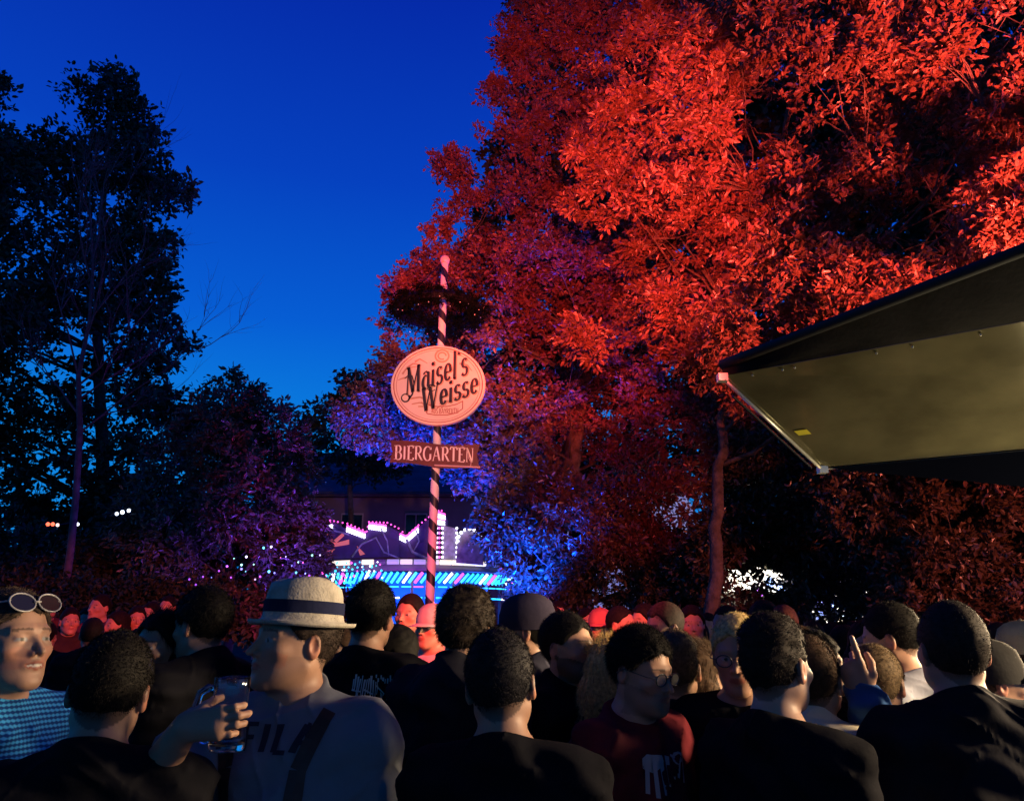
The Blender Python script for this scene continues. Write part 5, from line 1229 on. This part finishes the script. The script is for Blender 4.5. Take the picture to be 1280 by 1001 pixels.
# ---- lit by the red floodlight further back
G2 = 'people lit red further back'
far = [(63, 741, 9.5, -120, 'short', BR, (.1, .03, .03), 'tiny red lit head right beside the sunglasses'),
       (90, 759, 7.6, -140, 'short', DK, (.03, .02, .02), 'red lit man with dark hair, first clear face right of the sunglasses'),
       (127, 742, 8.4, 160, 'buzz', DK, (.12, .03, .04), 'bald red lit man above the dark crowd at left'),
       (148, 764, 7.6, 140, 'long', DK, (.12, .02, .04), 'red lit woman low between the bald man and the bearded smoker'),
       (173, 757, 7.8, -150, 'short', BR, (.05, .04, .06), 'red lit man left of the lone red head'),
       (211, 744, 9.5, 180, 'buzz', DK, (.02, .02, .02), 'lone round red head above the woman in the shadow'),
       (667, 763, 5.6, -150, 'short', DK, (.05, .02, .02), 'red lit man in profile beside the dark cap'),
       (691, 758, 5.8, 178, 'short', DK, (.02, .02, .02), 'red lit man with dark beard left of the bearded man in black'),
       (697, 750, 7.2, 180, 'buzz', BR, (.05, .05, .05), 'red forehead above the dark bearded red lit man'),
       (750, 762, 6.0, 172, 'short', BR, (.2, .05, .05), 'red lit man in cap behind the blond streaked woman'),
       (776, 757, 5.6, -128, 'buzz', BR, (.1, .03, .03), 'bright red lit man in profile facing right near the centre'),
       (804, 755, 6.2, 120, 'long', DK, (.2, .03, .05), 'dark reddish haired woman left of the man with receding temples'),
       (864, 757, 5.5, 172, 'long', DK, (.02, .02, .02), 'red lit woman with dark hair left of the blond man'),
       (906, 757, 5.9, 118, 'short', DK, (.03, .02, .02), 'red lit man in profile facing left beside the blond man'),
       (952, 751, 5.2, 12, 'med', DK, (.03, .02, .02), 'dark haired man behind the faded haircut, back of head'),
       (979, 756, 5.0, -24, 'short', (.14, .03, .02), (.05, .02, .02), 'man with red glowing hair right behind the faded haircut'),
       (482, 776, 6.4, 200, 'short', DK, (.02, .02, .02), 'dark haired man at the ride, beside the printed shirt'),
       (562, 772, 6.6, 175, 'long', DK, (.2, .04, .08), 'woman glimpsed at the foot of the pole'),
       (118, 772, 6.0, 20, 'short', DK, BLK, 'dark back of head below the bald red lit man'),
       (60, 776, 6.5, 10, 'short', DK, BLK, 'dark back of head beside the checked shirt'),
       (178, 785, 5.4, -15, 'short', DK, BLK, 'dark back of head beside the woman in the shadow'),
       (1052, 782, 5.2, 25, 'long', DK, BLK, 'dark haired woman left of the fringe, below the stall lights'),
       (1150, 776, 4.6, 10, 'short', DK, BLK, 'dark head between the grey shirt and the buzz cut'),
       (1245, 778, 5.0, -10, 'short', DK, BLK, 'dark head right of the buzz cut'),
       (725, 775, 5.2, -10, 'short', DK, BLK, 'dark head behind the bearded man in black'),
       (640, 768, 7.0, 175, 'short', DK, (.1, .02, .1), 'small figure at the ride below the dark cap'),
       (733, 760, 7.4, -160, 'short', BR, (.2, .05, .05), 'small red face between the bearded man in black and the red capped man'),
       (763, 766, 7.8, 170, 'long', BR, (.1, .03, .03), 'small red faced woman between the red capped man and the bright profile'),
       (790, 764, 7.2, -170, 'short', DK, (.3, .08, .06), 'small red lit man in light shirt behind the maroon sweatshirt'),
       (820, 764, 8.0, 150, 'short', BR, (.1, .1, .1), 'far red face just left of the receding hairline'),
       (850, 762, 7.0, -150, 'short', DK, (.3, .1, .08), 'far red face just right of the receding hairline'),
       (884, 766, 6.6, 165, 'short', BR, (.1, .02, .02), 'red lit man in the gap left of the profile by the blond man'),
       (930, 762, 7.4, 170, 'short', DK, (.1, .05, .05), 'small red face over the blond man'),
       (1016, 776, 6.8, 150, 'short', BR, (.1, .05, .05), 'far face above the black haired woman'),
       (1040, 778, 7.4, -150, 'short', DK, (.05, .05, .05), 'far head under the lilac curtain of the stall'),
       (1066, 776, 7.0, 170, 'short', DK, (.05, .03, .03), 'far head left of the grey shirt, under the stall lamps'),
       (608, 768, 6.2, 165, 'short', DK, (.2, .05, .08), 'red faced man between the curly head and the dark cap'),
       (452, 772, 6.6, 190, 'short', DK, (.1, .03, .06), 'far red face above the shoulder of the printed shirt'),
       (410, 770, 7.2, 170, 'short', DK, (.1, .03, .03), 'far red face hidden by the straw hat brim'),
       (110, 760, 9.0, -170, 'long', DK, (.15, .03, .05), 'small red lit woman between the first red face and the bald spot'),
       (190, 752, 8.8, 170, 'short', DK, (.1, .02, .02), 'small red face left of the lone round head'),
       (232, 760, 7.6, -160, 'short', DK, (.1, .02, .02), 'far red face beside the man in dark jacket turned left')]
fp = {}
for (x, t, Y, ro, hr_, hcl, scl, lb) in far:
    hcl = DK if hcl is BR else hcl
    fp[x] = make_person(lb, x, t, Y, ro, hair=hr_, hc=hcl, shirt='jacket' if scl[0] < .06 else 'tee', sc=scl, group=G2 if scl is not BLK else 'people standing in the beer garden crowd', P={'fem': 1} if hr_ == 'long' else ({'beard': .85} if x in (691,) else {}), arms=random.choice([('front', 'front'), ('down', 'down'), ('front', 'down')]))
cap(fp[750], (.35, .1, .1), .07)
# ------------------------------------------------------------------ lamps
red = (1, .10, .065)
LP = Vector((5.2, 3.4, 3.6))
def aim(az, el, d=10): return LP+Vector((math.sin(R(az))*math.cos(R(el)), math.cos(R(az))*math.cos(R(el)), math.sin(R(el))))*d
spot('red_floodlight', LP, aim(-10, 34), red, 9500, 56, .4, .12)
spot('red_floodlight', (.2, 1.5, 3.7), (.2+1.2, 1.5+20, 3.7+9.6), (1, .07, .045), 16000, 38, .35, .12)
spot('sign_pole_fill', (.3, 1.6, 3.7), at(548, 500, 13.9), (1, .36, .21), 5600, 22, .6, .1)  # narrow fill added so the sign comes out brighter
spot('red_floodlight', (6.5, 3.0, 2.6), (5.5, 12, 3.2), (1, .2, .12), 2200, 75, .6, .12)  # red spot added to lift the dark shrubs on the right
spot('red_floodlight', (1.6, 6.5, 3.0), (2.2, 16.5, 4.8), (1, .05, .06), 1300, 26, .6, .12)  # dim red spot added for the trunk and lower leaves
spot('red_floodlight', LP+Vector((.3, 0, 0)), aim(32, 38), red, 8000, 70, .4, .12)
def aim2(o, az, el): return Vector(o)+Vector((math.sin(R(az))*math.cos(R(el)), math.cos(R(az))*math.cos(R(el)), math.sin(R(el))))
L2 = (.9, 2.0, 3.45)
spot('red_floodlight', L2, aim2(L2, -34, -13), (1, .10, .07), 3200, 26, .4, .1)
spot('red_floodlight', L2, aim2(L2, -15, -18), (1, .11, .08), 2200, 44, .4, .1)
spot('magenta_floodlight', (-3.5, 9.5, 1.0), (-2.0, 16.5, 6.0), (1, .02, .25), 500, 70, .6, .1)
spot('blue_floodlight', at(650, 740, 14.6), at(640, 610, 16.8), (.0, .05, 1), 3000, 120, .6, .1)
spot('blue_floodlight', at(500, 740, 15.0), at(530, 530, 17), (.0, .05, 1), 7500, 80, .6, .1)
spot('violet_floodlight', at(400, 745, 13.0), at(330, 640, 15), (.18, .05, 1), 600, 120, .6, .1)
spot('violet_floodlight', at(60, 745, 10.5), at(105, 420, 13.5), (.8, .05, .7), 60, 60, .6, .1)
spot('stand_lamp', (3.5, 2.0, 2.35), (-.6, 2.3, 1.05), (1, .72, .42), 1150, 62, .35, .2)
area('stand_lamp', (3.0, 3.6, 1.6), (1.6, 3.8, 2.9), (1, .82, .5), 27, .8, .3)
spot('stand_lamp', (3.9, 4.2, 2.1), (-.5, 3.2, 1.35), (1, .72, .42), 1300, 60, .4, .2)
spot('sign_pole_fill', (.3, 1.6, 3.7), at(539, 690, 13.9), (1, .2, .13), 2600, 9, .7, .1)  # second narrow fill added to redden the lower pole
spot('crowd_fill', (2.6, -2.2, 3.2), (-.5, 2.2, 1.45), (1, .8, .62), 18, 50, .7, .15)  # warm frontal fill added behind the camera for the crowd
# ------------------------------------------------------------------ unseen trees added over the viewer to shade the crowd from the sky
def shade_trees():
    rg = np.random.default_rng(77)
    for (cx, cy, lb) in ((-6.5, -4.6, 'unseen tree added for shade, behind the viewer on the left'), (5.5, -7, 'unseen tree added for shade, behind the viewer on the right')):
        root = thing('tree', lb, 'tree', (cx, cy, 0))
        c = rg.normal(0, 1, (330, 3)); c /= np.linalg.norm(c, axis=1)[:, None]; c *= rg.uniform(.35, 1, 330)[:, None]**.5
        c = c*np.array([7.5, 6.8, 2.8])+np.array([cx, cy, 7.4]); c = c[c[:, 1] < 1.9]
        skeleton(None, [Vector((cx, cy, -.05)), Vector((cx, cy, 3)), Vector((cx+.3, cy, 8))], c, rg, 20, .22, False).build('trunk', BARK, root, True)
        v, f = leaves(c, 60, 1.0, .42, .26, rg, hexa=False); np_mesh('crown', v-np.array(root.location), f, LEAF_D, root, False)
shade_trees()
